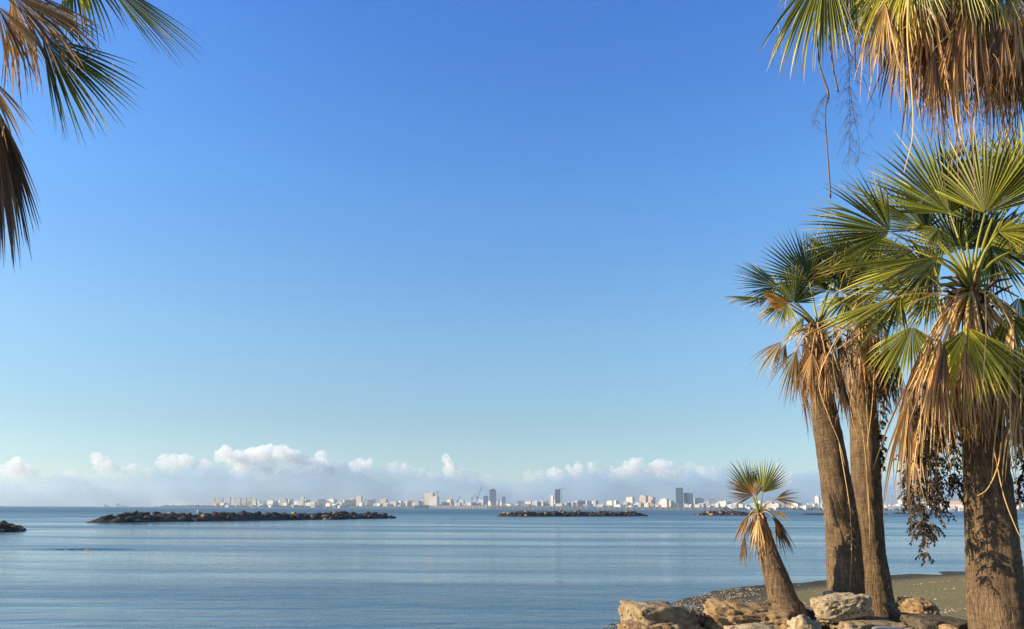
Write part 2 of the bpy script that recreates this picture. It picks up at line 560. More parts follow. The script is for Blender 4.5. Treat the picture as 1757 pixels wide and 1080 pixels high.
def rock(name, x0, y0, x1, y1, d, mat, label, seed, depth=0.5, rot=(0, 0, 0), boxy=0.4, rough=0.16, pits=0.0, cat='rock', group=None):
    """rock filling the picture box x0..x1, y0..y1 at distance d"""
    a = P(x0, (y0 + y1) / 2, d); b = P(x1, (y0 + y1) / 2, d)
    t = P((x0 + x1) / 2, y0, d); u = P((x0 + x1) / 2, y1, d)
    c = (t + u) / 2
    m = MB()
    vs, fs = rock_mesh(c, ((b - a).length / 2 * 1.06, depth, (t - u).length / 2 * 1.06), rot, seed, boxy, rough, 5, pits)
    m.add(vs, fs)
    o = m.build(name, mat, smooth=True, origin=(c.x, c.y, c.z - (t - u).length / 2))
    return tag(o, label, cat, group or 'boulders at the foot of the palms')


rock('boulder', 1070, 1034, 1200, 1130, 9.0, M['rock'], 'big rough grey-tan boulder at the water side, leftmost of the row', 3, 0.45, (0, 0.03, 0.2), 0.75, 0.13)
rock('boulder', 1070, 1068, 1168, 1120, 8.55, M['rock_tan'], 'rough brown stone leaning on the front of the big leftmost boulder', 12, 0.2, (0, 0, 0.1), 0.4, 0.22)
rock('rock_slab', 1211, 1038, 1352, 1100, 9.0, M['rock_tan'], 'long orange-brown slab with a rounded left end and scooped hollows beside the small palm', 5, 0.38, (0, 0.10, -0.12), 0.65, 0.17, 0.5)
rock('rock_slab', 1245, 1074, 1335, 1130, 8.3, M['rock_pale'], 'pale flat stone in front of the long orange-brown slab', 8, 0.25, (0, 0, 0), 0.5, 0.12)
rock('boulder', 1352, 1062, 1400, 1115, 8.5, M['rock_pale'], 'small pitted pale stone at the foot of the small palm', 6, 0.2, (0, 0.2, 0.3), 0.3, 0.2, 0.4)
rock('boulder', 1399, 1021, 1488, 1063, 8.75, M['rock_pale'], 'cream porous stone lying in front of the slanting palm trunk', 10, 0.22, (0, -0.16, 0.1), 0.6, 0.13, 0.45)
rock('boulder', 1416, 1014, 1442, 1034, 9.05, M['rock_pale'], 'small pale stone tucked behind the cream porous stone', 11, 0.12, (0, 0, 0), 0.3, 0.12)
rock('rock_slab', 1425, 1062, 1545, 1105, 8.7, M['rock'], 'brown slab lying under the cream porous stone', 14, 0.42, (0, 0.02, 0.05), 0.75, 0.11)
rock('boulder', 1548, 1028, 1606, 1066, 9.0, M['rock_tan'], 'rounded dark brown boulder with a pale ridge right of the twin palms', 15, 0.3, (0, 0.1, -0.3), 0.3, 0.18)
rock('rock_slab', 1540, 1056, 1666, 1105, 8.6, M['rock_grey'], 'long low grey slab between the twin palms and the big right palm', 16, 0.38, (0, 0.12, 0.05), 0.6, 0.10)
rock('boulder', 1614, 1073, 1646, 1100, 8.2, M['rock_tan'], 'small rounded brown stone in front of the long grey slab', 18, 0.14, (0, 0, 0), 0.2, 0.1)
rock('boulder', 1528, 1036, 1556, 1052, 9.25, M['rock_tan'], 'small flat stone between the twin palms and the dark brown boulder', 19, 0.16, (0, 0, 0.4), 0.4, 0.14)
rock('boulder', 1382, 1045, 1432, 1085, 9.1, M['rock_grey'], 'grey stone half hidden between the small palm and the cream porous stone', 21, 0.3, (0, 0.2, 0), 0.4, 0.18)
rock('boulder', 1196, 1052, 1222, 1110, 9.4, M['rock_grey'], 'dark stone in the gap left of the long orange-brown slab', 22, 0.2, (0, 0, 0), 0.5, 0.15)
rock('boulder', 1335, 1068, 1362, 1100, 8.7, M['rock_tan'], 'small wedge of brown stone left of the small palm root', 23, 0.2, (0, 0.4, 0), 0.4, 0.15)
# grey metal rail end at the bottom edge
m = MB()
a = P(1496, 1079, 6.2); b = P(1552, 1081, 6.2)
pts = [a + V((0, 0, -0.06)), a.lerp(b, 0.06), a.lerp(b, 0.5) + V((0, 0, 0.006)), a.lerp(b, 0.94), b + V((0, 0, -0.06))]
m.tube(spline(pts, 14), 0.014, 8)
bench = empty('metal_rail', (a.lerp(b, .5).x, a.y, ground_z(a.x, a.y)))
tag(bench, 'grey metal rail just showing at the bottom edge below the rocks', 'rail')
m.build('top_bar', M['metal'], bench, smooth=True)
for t in (0.1, 0.9):
    m = MB(); q = a.lerp(b, t); m.tube([V((q.x, q.y, ground_z(q.x, q.y) - 0.02)), q], 0.012, 8); m.build('post', M['metal'], bench, smooth=True)


# ------------------------------------------------------------------ palms
CR = ROT @ V((1, 0, 0)); CU = V((0, 0, 1)); CT = V((0, -1, 0))   # right, up, towards the viewer side of the beach


def frond(m, rng, hub, tip, nrm, spread=100, nseg=38, droop=0.25, split=0.5, tone=0.05, dry=0.5, fold=0.25,
          tatter=0.0, lenvar=0.06, curl=0.0, wmul=1.0, wmin=0.0):
    """fan leaf: segments fused to `split` of their length, then free tapering tips; each segment is V-pleated"""
    u = (tip - hub); Rr = u.length; u = u / Rr
    n = V(nrm) - u * V(nrm).dot(u)
    if n.length < 1e-3: n = V((0, 0.3, 1)) - u * V((0, 0.3, 1)).dot(u)
    n.normalize()
    s = n.cross(u)
    G = V((0, 0, -1))
    A = R(spread)
    da = 2 * A / nseg
    rows = [0.03, 0.22, 0.42, 0.56, 0.68, 0.79, 0.89, 1.0]
    for i in range(nseg):
        a = -A + (i + 0.5) * da
        if tatter and rng.random() < tatter * 0.5: continue
        k = abs(a) / A if A else 0
        L = Rr * (1 - 0.28 * k * k) * (1 + rng.uniform(-lenvar, lenvar))
        if tatter and rng.random() < tatter: L *= rng.uniform(0.45, 0.95)
        d0 = (u * math.cos(a) + s * math.sin(a) - n * (fold * abs(math.sin(a)) ** 1.3)).normalized()
        if tatter: d0 = (d0 + V((rng.uniform(-1, 1), rng.uniform(-1, 1), rng.uniform(-1, 1))) * tatter * 0.16).normalized()
        dr = droop * rng.uniform(0.6, 1.5) + (rng.uniform(0.25, 0.9) if rng.random() < 0.10 and spread > 25 else 0.0)
        d0 = (d0 + V((rng.uniform(-1, 1), rng.uniform(-1, 1), rng.uniform(-1, 1))) * 0.010).normalized()
        cd = V((rng.uniform(-1, 1), rng.uniform(-1, 1), rng.uniform(-.5, .5))) * (0.10 + curl)
        sp = split * rng.uniform(0.85, 1.12)
        p = hub.copy(); pr = 0.0; d = d0.copy()
        vs, tn = [], []
        sgn_r = rng.random()
        segdry = rng.uniform(-0.12, 0.12)
        for r in rows:
            step = (r - pr) * L
            b = max(0.0, r - sp * 0.75)
            d = (d + G * (dr * step / Rr * (0.25 + 3.2 * b)) + cd * (b * step / Rr * 1.6)).normalized()
            p = p + d * step
            pr = r
            wv = n.cross(d)
            if wv.length > 1e-4: wv.normalize()
            if r <= sp:
                w = max(r * L * math.sin(da / 2) * 1.02, wmin * L * (r / sp))
                hgt = w * 0.85
            else:
                q = (r - sp) / (1 - sp)
                w = max(sp * L * math.sin(da / 2) * wmul, wmin * L) * (1 - q ** 1.1) * 0.92 + 0.0006
                hgt = w * 0.8
            nn = d.cross(wv) * -1
            vs += [p - wv * w, p + nn * hgt, p + wv * w]
            tt = tone + segdry * 0.4 + (max(0.0, (r - dry + segdry) / max(0.08, 1.0 - dry)) ** 1.5) * 0.95 if dry < 1 else tone + segdry * 0.4
            tn += [max(0.0, min(2.0, tt))] * 3
        fs = []
        for j in range(len(rows) - 1):
            o = j * 3
            fs += [(o, o + 1, o + 4, o + 3), (o + 1, o + 2, o + 5, o + 4)]
        m.add(vs, fs, 0, tn, sgn_r)
        # filament hairs
        if rng.random() < 0.22 and Rr > 0.3:
            q = V(vs[3 * 4]); h = [q]
            dd = (d0 + V((rng.uniform(-1, 1), rng.uniform(-1, 1), rng.uniform(-1, 0.3)))).normalized()
            for _ in range(4):
                dd = (dd + G * 0.45 + V((rng.uniform(-1, 1), rng.uniform(-1, 1), 0)) * 0.3).normalized()
                h.append(h[-1] + dd * Rr * 0.055)
            m.tube(h, 0.0009, 3, 0, 1.0, 0.8)


def petiole(parent, rng, a, hub, sag=0.0, w=0.014, tone=0.42, name='petiole'):
    m = MB()
    mid = a.lerp(hub, 0.5) + V((0, 0, sag))
    pts = spline([a, mid, hub], 9)
    m.tube(pts, [lerp(w * 1.5, w * 0.55, i / 8) for i in range(9)], 6, 0, tone, 0.6)
    return m.build(name, M['leaf'], parent, smooth=True, attrs=True)


def vec(n): return CR * n[0] + CU * n[1] + CT * n[2]


def leaf(root, rng, c0, hx, hy, tx, ty, dh, dt, nrm, D, sag=0.08, name='frond', pet=True, pw=0.014, ptone=0.42, plabel=None, **kw):
    hub = P(hx, hy, D + dh); tip = P(tx, ty, D + dt)
    m = MB()
    frond(m, rng, hub, tip, vec(nrm), **kw)
    f = m.build(name, M['leaf'], root, attrs=True)
    if plabel: f['label'] = plabel
    if pet: petiole(f, rng, c0, hub, sag, pw, ptone)
    return f


def trunk(root, rng, pts, rads, seed, nrad=56, nh=170, hairs=60):
    c = spline(pts, nh)
    k = len(rads) - 1
    vs, fs = [], []
    for i, p in enumerate(c):
        t = i / (nh - 1) * k; s = min(int(t), k - 1); r0 = lerp(rads[s], rads[s + 1], t - s)
        h = p.z
        ringn = noise.noise(V((seed, 0, h * 5))) * 0.02
        for j in range(nrad):
            th = 2 * math.pi * j / nrad
            d = V((math.cos(th), math.sin(th), 0))
            nz = noise.noise(V((d.x * 2.2, d.y * 2.2, h * 1.5 + seed))) * 0.05
            fz = noise.noise(V((d.x * 9, d.y * 9, h * 2.6 + seed))) * 0.028
            sc = noise.noise(V((d.x * 3, d.y * 3, h * 10 + seed))) * 0.035 + noise.noise(V((d.x * 7, d.y * 7, h * 24 + seed))) * 0.018
            vs.append(p + d * r0 * (1 + ringn + nz + fz + sc))
    for i in range(nh - 1):
        for j in range(nrad):
            j2 = (j + 1) % nrad
            fs.append((i * nrad + j, i * nrad + j2, (i + 1) * nrad + j2, (i + 1) * nrad + j))
    fs.append(tuple(range(nrad))[::-1]); fs.append(tuple((nh - 1) * nrad + j for j in range(nrad)))
    m = MB(); m.add(vs, fs)
    # torn fibres clinging to the bark
    for _ in range(hairs):
        i = int(rng.uniform(0.12, 0.99) * (nh - 1)); p = c[i]
        t = i / (nh - 1) * k; s = min(int(t), k - 1); r0 = lerp(rads[s], rads[s + 1], t - s)
        th = rng.uniform(0, 6.28); d = V((math.cos(th), math.sin(th), 0))
        q = p + d * r0 * 0.98; h = [q]
        dd = (d * rng.uniform(.4, 1.2) + V((-d.y, d.x, 0)) * rng.uniform(-1.2, 1.2) + V((0, 0, rng.uniform(-.6, .9)))).normalized()
        L = rng.uniform(0.02, 0.07)
        for _ in range(5):
            dd = (dd + V((0, 0, -0.35)) + V((rng.uniform(-1, 1), rng.uniform(-1, 1), 0)) * 0.2).normalized()
            h.append(h[-1] + dd * L * 0.5)
        m.tube(h, [0.0018, 0.0016, 0.0014, 0.0012, 0.001, 0.0006], 3, 1, 1.25, rng.random())
    return m.build('trunk', [M['bark'], M['leaf']], root, smooth=True, attrs=True)


def skirt(root, rng, top, n, rad, zr, Lr, az=(0, 360), spread=(16, 34), tone=(1.15, 1.8), nseg=16, w=0.012, out=0.25, pet_tone=1.1, attach=None):
    """dead leaves hanging down round the trunk"""
    for _ in range(n):
        a = R(rng.uniform(*az)); d = V((math.sin(a), -math.cos(a), 0))   # 0 = towards the camera, 90 = right
        z = rng.uniform(*zr)
        rr = rng.uniform(*rad)
        hub = top + d * rr + V((0, 0, z))
        L = rng.uniform(*Lr)
        u = (V((0, 0, -1)) + d * rng.uniform(-0.10, out) + V((rng.uniform(-1, 1), rng.uniform(-1, 1), 0)) * 0.10).normalized()
        m = MB()
        frond(m, rng, hub, hub + u * L, d + V((rng.uniform(-1, 1), rng.uniform(-1, 1), 0)) * 0.5, rng.uniform(*spread), nseg, 0.5, 0.35,
              rng.uniform(*tone), 2.0, rng.uniform(0.3, 1.0), 0.35, 0.2, 0.3, 1.15, 0.013)
        f = m.build('dead_frond', M['leaf'], root, attrs=True)
        st = (attach or top) + d * 0.08 + V((0, 0, z * 0.25))
        petiole(f, rng, st, hub, rr * 0.35, w, pet_tone)


def leaf_bases(root, rng, c, n, r, L, w=0.02):
    """split stubs of old leaf stalks and fibre round the growing point"""
    for i in range(n):
        a = i * 2.4 + rng.uniform(-.2, .2); d = V((math.cos(a), math.sin(a), 0))
        z = -0.30 + 0.32 * i / n
        p0 = c + d * r * 0.45 + V((0, 0, z)); p1 = p0 + d * r * 0.7 + V((0, 0, L * 0.5)); p2 = p1 + d * r * rng.uniform(.3, .8) + V((0, 0, L * rng.uniform(-.1, .5)))
        m = MB(); m.tube(spline([p0, p1, p2], 7), [w * 1.6, w * 1.5, w * 1.3, w * 1.1, w, w * .9, w * .5], 6, 0, rng.uniform(1.5, 1.9), rng.random() * 0.6)
        m.build('leaf_base', M['leaf'], root, smooth=True, attrs=True)


def panicle(root, rng, pts, n, L, bead=0.012, mat='seed', name='seed_cluster', droop=0.6, leafy=True, stem=0.004, pmat='stalk'):
    """hanging fruit stalk with many short side twigs"""
    m = MB()
    c = spline(pts, 26)
    m.tube(c, [lerp(stem, stem * 0.35, i / 25) for i in range(26)], 5, 1)
    for _ in range(n):
        i = int(rng.uniform(0.12, 1.0) * 25); q = c[i]
        th = rng.uniform(0, 6.28)
        d = V((math.cos(th), math.sin(th), rng.uniform(-0.7, 0.15))).normalized()
        h = [q]; l = L * rng.uniform(0.5, 1.2)
        for _ in range(5):
            d = (d + V((0, 0, -droop * 0.4)) + V((rng.uniform(-1, 1), rng.uniform(-1, 1), 0)) * 0.12).normalized()
            h.append(h[-1] + d * l / 5)
        m.tube(h, [stem * 0.45 * (1 - k / 7) for k in range(6)], 3, 1)
        for k in range(1, 6):
            for _ in range(3 if leafy else 2):
                e = (d + V((rng.uniform(-1, 1), rng.uniform(-1, 1), rng.uniform(-1, 0.4))) * (0.9 if leafy else 0.8)).normalized()
                if leafy:
                    a = e.cross(V((0.3, 0.5, 0.8))).normalized(); b = e.cross(a)
                    s = h[k]; w = bead * rng.uniform(0.25, 0.42); ln = bead * rng.uniform(1.3, 2.4)
                    mid = s + e * ln * 0.5
                    m.add([s, mid + a * w, mid + b * w * 0.6, mid - a * w, mid - b * w * 0.6, s + e * ln],
                          [(0, 1, 2), (0, 2, 3), (0, 3, 4), (0, 4, 1), (5, 2, 1), (5, 3, 2), (5, 4, 3), (5, 1, 4)], 0)
                else:
                    m.tube([h[k], h[k] + e * bead * rng.uniform(1, 2)], [stem * 0.25, stem * 0.1], 3, 1)
    return m.build(name, [M[mat], M[pmat]], root)


def strand(root, pts, r0, r1, tone=1.0, name='loose_stalk', rnd=0.7):
    m = MB(); c = spline(pts, 22)
    m.tube(c, [lerp(r0, r1, i / 21) for i in range(22)], 5, 0, tone, rnd)
    return m.build(name, M['leaf'], root, smooth=True, attrs=True)


# ---- big right palm (C)
rng = random.Random(11)
D = 8.0
base = P(1722, 1240, D); base.z = ground_z(base.x, base.y) - 0.05
pc = empty('fan_palm', (base.x, base.y, ground_z(base.x, base.y)))
tag(pc, 'large fan palm at the right with bright green crown and thick hanging brown leaves', 'palm tree', 'fan palms by the beach')
trunk(pc, rng, [base, P(1713, 1080, D), P(1703, 940, D), P(1692, 800, D), P(1680, 660, D), P(1668, 500, D)],
      [0.28, 0.264, 0.236, 0.214, 0.18, 0.09], 3.1, hairs=45)
c0 = P(1668, 492, D)
LC = [
    (1690, 366, 1716, 203, -0.15, -0.25, (-0.15, 0.15, 1), dict(spread=66, nseg=36, tone=0.20, dry=0.7, droop=0.06, fold=0.25)),
    (1630, 366, 1578, 206, 0.15, 0.15, (0.15, 0.1, 1), dict(spread=72, nseg=38, tone=0.06, dry=0.62, droop=0.10)),
    (1655, 378, 1646, 213, 0.4, 0.4, (-0.3, 0.0, 1), dict(spread=60, nseg=34, tone=0.02, dry=0.75, droop=0.08)),
    (1570, 380, 1448, 308, 0.1, 0.1, (0.35, 0.9, 0.7), dict(spread=46, nseg=30, tone=0.30, dry=0.62, droop=0.12)),
    (1528, 398, 1374, 352, -0.2, -0.35, (-0.1, 0.75, -0.75), dict(spread=56, nseg=36, tone=0.16, dry=0.66, droop=0.20)),
    (1610, 441, 1405, 452, -0.35, -0.55, (0.0, 0.9, 0.45), dict(spread=46, nseg=36, tone=0.08, dry=0.75, droop=0.16)),
    (1600, 448, 1450, 520, 0.1, 0.0, (-0.1, 0.7, 0.7), dict(spread=54, nseg=34, tone=0.24, dry=0.6, droop=0.28)),
    (1545, 508, 1408, 572, -0.45, -0.6, (-0.4, 0.7, 0.6), dict(spread=50, nseg=34, tone=0.18, dry=0.6, droop=0.16)),
    (1565, 560, 1528, 668, 0.2, 0.15, (-0.6, 0.2, 0.8), dict(spread=66, nseg=32, tone=0.12, dry=0.6, droop=0.25)),
    (1661, 562, 1672, 722, -0.55, -0.62, (-0.35, 0.25, 1), dict(spread=62, nseg=36, tone=0.50, dry=0.7, droop=0.5, fold=0.3)),
    (1738, 430, 1838, 350, -0.1, -0.2, (-0.2, 0.7, 0.7), dict(spread=80, nseg=38, tone=0.12, dry=0.65, droop=0.15)),
    (1752, 320, 1790, 190, 0.3, 0.3, (-0.2, 0.2, 1), dict(spread=95, nseg=38, tone=0.08, dry=0.7, droop=0.1)),
    (1760, 470, 1870, 530, -0.2, -0.3, (0.2, 0.8, 0.5), dict(spread=75, nseg=36, tone=0.15, dry=0.6, droop=0.3)),
    (1748, 510, 1800, 620, 0.1, 0.1, (0.5, 0.5, 0.7), dict(spread=70, nseg=34, tone=0.12, dry=0.55, droop=0.3)),
    (1700, 420, 1745, 520, 0.45, 0.6, (0.3, 0.6, -0.5), dict(spread=70, nseg=32, tone=0.05, dry=0.7, droop=0.3)),
    (1610, 480, 1500, 430, 0.5, 0.7, (0.2, 0.8, -0.5), dict(spread=75, nseg=34, tone=0.04, dry=0.7, droop=0.2)),
    (1590, 395, 1520, 300, 0.55, 0.75, (0.4, 0.4, 0.8), dict(spread=70, nseg=34, tone=0.10, dry=0.7, droop=0.12)),
]
LC += [(1712, 398, 1786, 385, -0.25, -0.35, (-0.1, 0.4, 1), dict(spread=62, nseg=30, tone=0.42, dry=0.7, droop=0.35)),
       (1612, 392, 1560, 400, 0.0, -0.1, (0, 0.5, 1), dict(spread=60, nseg=28, tone=0.34, dry=0.6, droop=0.45)),
       (1722, 330, 1762, 225, 0.1, 0.1, (-0.3, 0.1, 1), dict(spread=62, nseg=34, tone=0.10, dry=0.7, droop=0.08)),
       (1568, 430, 1440, 395, 0.25, 0.25, (0, 0.7, 0.7), dict(spread=48, nseg=30, tone=0.22, dry=0.6, droop=0.2)),
       (1645, 432, 1598, 330, 0.6, 0.75, (0.2, 0.2, 1), dict(spread=85, nseg=34, tone=0.04, dry=0.7, droop=0.1)),
       (1702, 430, 1765, 340, 0.6, 0.75, (-0.2, 0.2, 1), dict(spread=85, nseg=34, tone=0.06, dry=0.7, droop=0.1)),
       (1672, 425, 1676, 310, 0.8, 0.9, (0, 0.2, 1), dict(spread=80, nseg=34, tone=0.03, dry=0.7, droop=0.1)),
       (1600, 500, 1530, 560, 0.5, 0.6, (0, 0.6, 0.8), dict(spread=75, nseg=34, tone=0.10, dry=0.6, droop=0.3)),
       (1730, 540, 1790, 640, -0.4, -0.5, (0.2, 0.4, 1), dict(spread=60, nseg=32, tone=0.2, dry=0.5, droop=0.4))]
for hx, hy, tx, ty, dh, dt, nr, kw in LC:
    nr = (nr[0] - 0.35, nr[1], nr[2]); kw['tone'] += 0.05
    leaf(pc, rng, c0, hx, hy, tx, ty, dh, dt, nr, D, sag=0.07, **kw)
# dry hanging leaves: placed lobes first, then the general skirt
for k in range(52):
    u_ = k / 51
    hx = lerp(1556, 1790, u_) + rng.uniform(-12, 12)
    front = k % 3 != 0
    bot = lerp(868, 750, sstep(1550, 1640, hx)) + (40 if hx > 1725 else 0) + rng.uniform(-45, 30)
    L = rng.uniform(120, 215)
    if 1625 < hx < 1700 and front: L = rng.uniform(90, 150)
    hy = max(548, bot - L)
    dh = rng.uniform(-0.62, -0.25) if front else rng.uniform(-0.2, 0.35)
    if hx < 1600: dh += 0.2
    leaf(pc, rng, c0 + V((0, 0, -0.05)), hx, hy, hx + rng.uniform(-22, 6), bot, dh, dh + rng.uniform(-.08, .05), (rng.uniform(-.7, .4), 0.2, 1), D,
         sag=0.12, name='dead_frond', pw=0.012, ptone=0.98, spread=rng.uniform(11, 23), nseg=18, droop=0.6, split=0.28, tone=rng.choice([rng.uniform(0.98, 1.3), rng.uniform(1.3, 1.85)]), dry=2.0, fold=0.6,
         tatter=0.22, lenvar=0.25, curl=0.3, wmul=1.25, wmin=0.0125)
leaf_bases(pc, rng, c0, 18, 0.20, 0.20, 0.013)
skirt(pc, rng, c0 + V((0, 0, -0.35)), 20, (0.22, 0.55), (-0.75, 0.15), (0.55, 1.0), tone=(1.1, 1.9), nseg=16, attach=c0)
for k in range(7):
    x = [1572, 1590, 1600, 1612, 1640, 1560, 1583][k]; y1 = [905, 968, 930, 880, 850, 870, 925][k]
    dd = D + [-0.1, -0.25, -0.05, 0.15, 0.2, 0.05, -0.3][k]
    panicle(pc, rng, [P(x + 30, 600, dd), P(x + 4, 700, dd), P(x - 2, 800, dd), P(x, y1, dd)], 80, 0.15, 0.023, stem=0.006)
for k in range(2):
    dd = D + 0.1
    panicle(pc, rng, [P(1745, 600, dd), P(1752 + k * 12, 700, dd), P(1757 + k * 14, 780, dd), P(1757 + k * 14, 860, dd)], 50, 0.14, 0.03, stem=0.006)
for pts, r0, r1, tn in [
    ([(1718, 760, -.28), (1712, 800, -.34), (1695, 838, -.33), (1676, 852, -.3)], 0.007, 0.004, 1.0),
    ([(1705, 770, -.3), (1722, 850, -.32), (1745, 910, -.35), (1757, 930, -.35)], 0.006, 0.003, 1.0),
    ([(1640, 520, -.5), (1605, 560, -.6), (1585, 640, -.6), (1578, 760, -.55)], 0.008, 0.004, 1.02),
    ([(1690, 500, -.5), (1692, 560, -.7), (1688, 640, -.72), (1684, 690, -.7)], 0.007, 0.003, 1.0),
    ([(1650, 510, -.4), (1560, 505, -.6), (1480, 540, -.7), (1430, 600, -.7), (1440, 690, -.6)], 0.008, 0.003, 1.02),
    ([(1628, 495, -.4), (1540, 530, -.55), (1480, 570, -.6), (1428, 605, -.6)], 0.010, 0.006, 1.0),
    ([(1700, 495, -.4), (1735, 560, -.6), (1750, 640, -.6), (1752, 720, -.6)], 0.008, 0.004, 1.05)]:
    strand(pc, [P(x, y, D + d) for x, y, d in pts], r0, r1, tn)

# ---- slanting palm (A), front of the pair
rng = random.Random(21)
D = 9.3
base = P(1456, 1048, D); base.z = ground_z(base.x, base.y) - 0.08
pa = empty('fan_palm', (base.x, base.y, ground_z(base.x, base.y)))
tag(pa, 'slanting fan palm with the smaller dark green crown, front trunk of the close pair', 'palm tree', 'fan palms by the beach')
trunk(pa, rng, [base, P(1452, 1020, D), P(1448, 930, D), P(1436, 840, D - .05), P(1420, 740, D - .12), P(1408, 660, D - .2), P(1404, 560, D - .22)],
      [0.24, 0.206, 0.193, 0.177, 0.158, 0.135, 0.06], 8.7, hairs=45)
D = 9.1
c0 = P(1404, 562, D)
LA = [
    (1388, 482, 1345, 392, 0.1, 0.1, (0.2, 0.1, 1), dict(spread=105, nseg=40, tone=0.03, dry=0.75, droop=0.06)),
    (1335, 492, 1258, 458, -0.1, -0.15, (0.1, 0.5, 0.9), dict(spread=68, nseg=36, tone=0.03, dry=0.75, droop=0.10)),
    (1318, 512, 1240, 506, 0.1, 0.1, (0.0, 0.9, 0.45), dict(spread=58, nseg=32, tone=0.04, dry=0.7, droop=0.16)),
    (1362, 520, 1362, 455, -0.35, -0.4, (0.0, 0.3, 1), dict(spread=85, nseg=32, tone=0.08, dry=0.7, droop=0.10)),
    (1350, 520, 1300, 552, 0.0, 0.0, (-0.3, 0.6, 0.7), dict(spread=80, nseg=32, tone=0.35, dry=0.35, droop=0.5)),
    (1430, 480, 1400, 395, 0.3, 0.3, (0.2, 0.1, 1), dict(spread=95, nseg=38, tone=0.02, dry=0.8, droop=0.08)),
    (1420, 500, 1340, 430, 0.3, 0.4, (0.2, 0.5, 0.8), dict(spread=70, nseg=34, tone=0.03, dry=0.75, droop=0.08)),
    (1440, 500, 1500, 430, 0.2, 0.3, (-0.2, 0.4, 0.9), dict(spread=80, nseg=34, tone=0.03, dry=0.8, droop=0.10)),
    (1445, 520, 1530, 500, 0.1, 0.1, (0.0, 0.9, 0.6), dict(spread=70, nseg=34, tone=0.05, dry=0.75, droop=0.2)),
    (1380, 540, 1330, 590, 0.4, 0.6, (0, 0.8, 0.3), dict(spread=60, nseg=26, tone=0.2, dry=0.5, droop=0.5)),
]
for hx, hy, tx, ty, dh, dt, nr, kw in LA:
    leaf(pa, rng, c0, hx, hy, tx, ty, dh, dt, nr, D, sag=0.04, pw=0.011, **kw)
f = leaf(pa, rng, c0, 1355, 520, 1310, 508, -0.42, -0.5, (0, 0.5, 0.9), D, sag=0.02, name='dead_frond', pw=0.009, ptone=0.8,
     plabel='bright orange dying frond', spread=40, nseg=16, droop=0.05, split=0.75, tone=0.92, dry=2.0, fold=0.3, wmul=1.6)
f.data.materials[0] = M['orange_leaf2']
for (hx, hy, tx, ty, dh, sp, tn) in [(1342, 586, 1292, 640, -0.2, 30, 1.08), (1366, 602, 1345, 690, -0.3, 38, 1.05), (1393, 605, 1382, 680, -0.35, 30, 1.3),
                                     (1348, 590, 1335, 640, -0.1, 24, 1.5), (1375, 620, 1365, 700, -0.1, 28, 1.5), (1415, 600, 1420, 690, -0.3, 30, 1.3),
                                     (1385, 600, 1370, 690, -0.25, 26, 1.75), (1400, 630, 1400, 715, -0.28, 28, 1.45), (1430, 600, 1440, 690, -0.1, 30, 1.4)]:
    leaf(pa, rng, c0 + V((0, 0, -0.02)), hx, hy, tx, ty, dh, dh - 0.03, (rng.uniform(-.6, .3), 0.2, 1), D, sag=0.07, name='dead_frond', pw=0.009,
         ptone=1.15, spread=sp, nseg=20, droop=0.45, split=0.4, tone=tn, dry=2.0, fold=0.5, tatter=0.2, lenvar=0.15, curl=0.2, wmul=1.15, wmin=0.013)
leaf_bases(pa, rng, c0, 14, 0.16, 0.15, 0.010)
skirt(pa, rng, c0 + V((0, 0, -0.2)), 38, (0.14, 0.32), (-0.55, 0.2), (0.35, 0.65), tone=(1.25, 1.95), nseg=14, w=0.008, out=0.08, attach=c0)
strand(pa, [P(x, y, D + d) for x, y, d in [(1470, 520, -.5), (1425, 600, -.45), (1405, 655, -.4), (1420, 710, -.4), (1440, 760, -.35), (1450, 800, -.3)]], 0.007, 0.002, 1.0)
strand(pa, [P(x, y, D + d) for x, y, d in [(1436, 740, -.05), (1455, 850, -.1), (1460, 900, -.05), (1461, 960, -.03), (1458, 1010, 0)]], 0.005, 0.002, 0.95)
panicle(pa, rng, [P(1452, 830, D), P(1458, 880, D - .05), P(1461, 930, D - .05), P(1462, 970, D)], 22, 0.09, 0.02, leafy=False, stem=0.004, pmat='stalk')

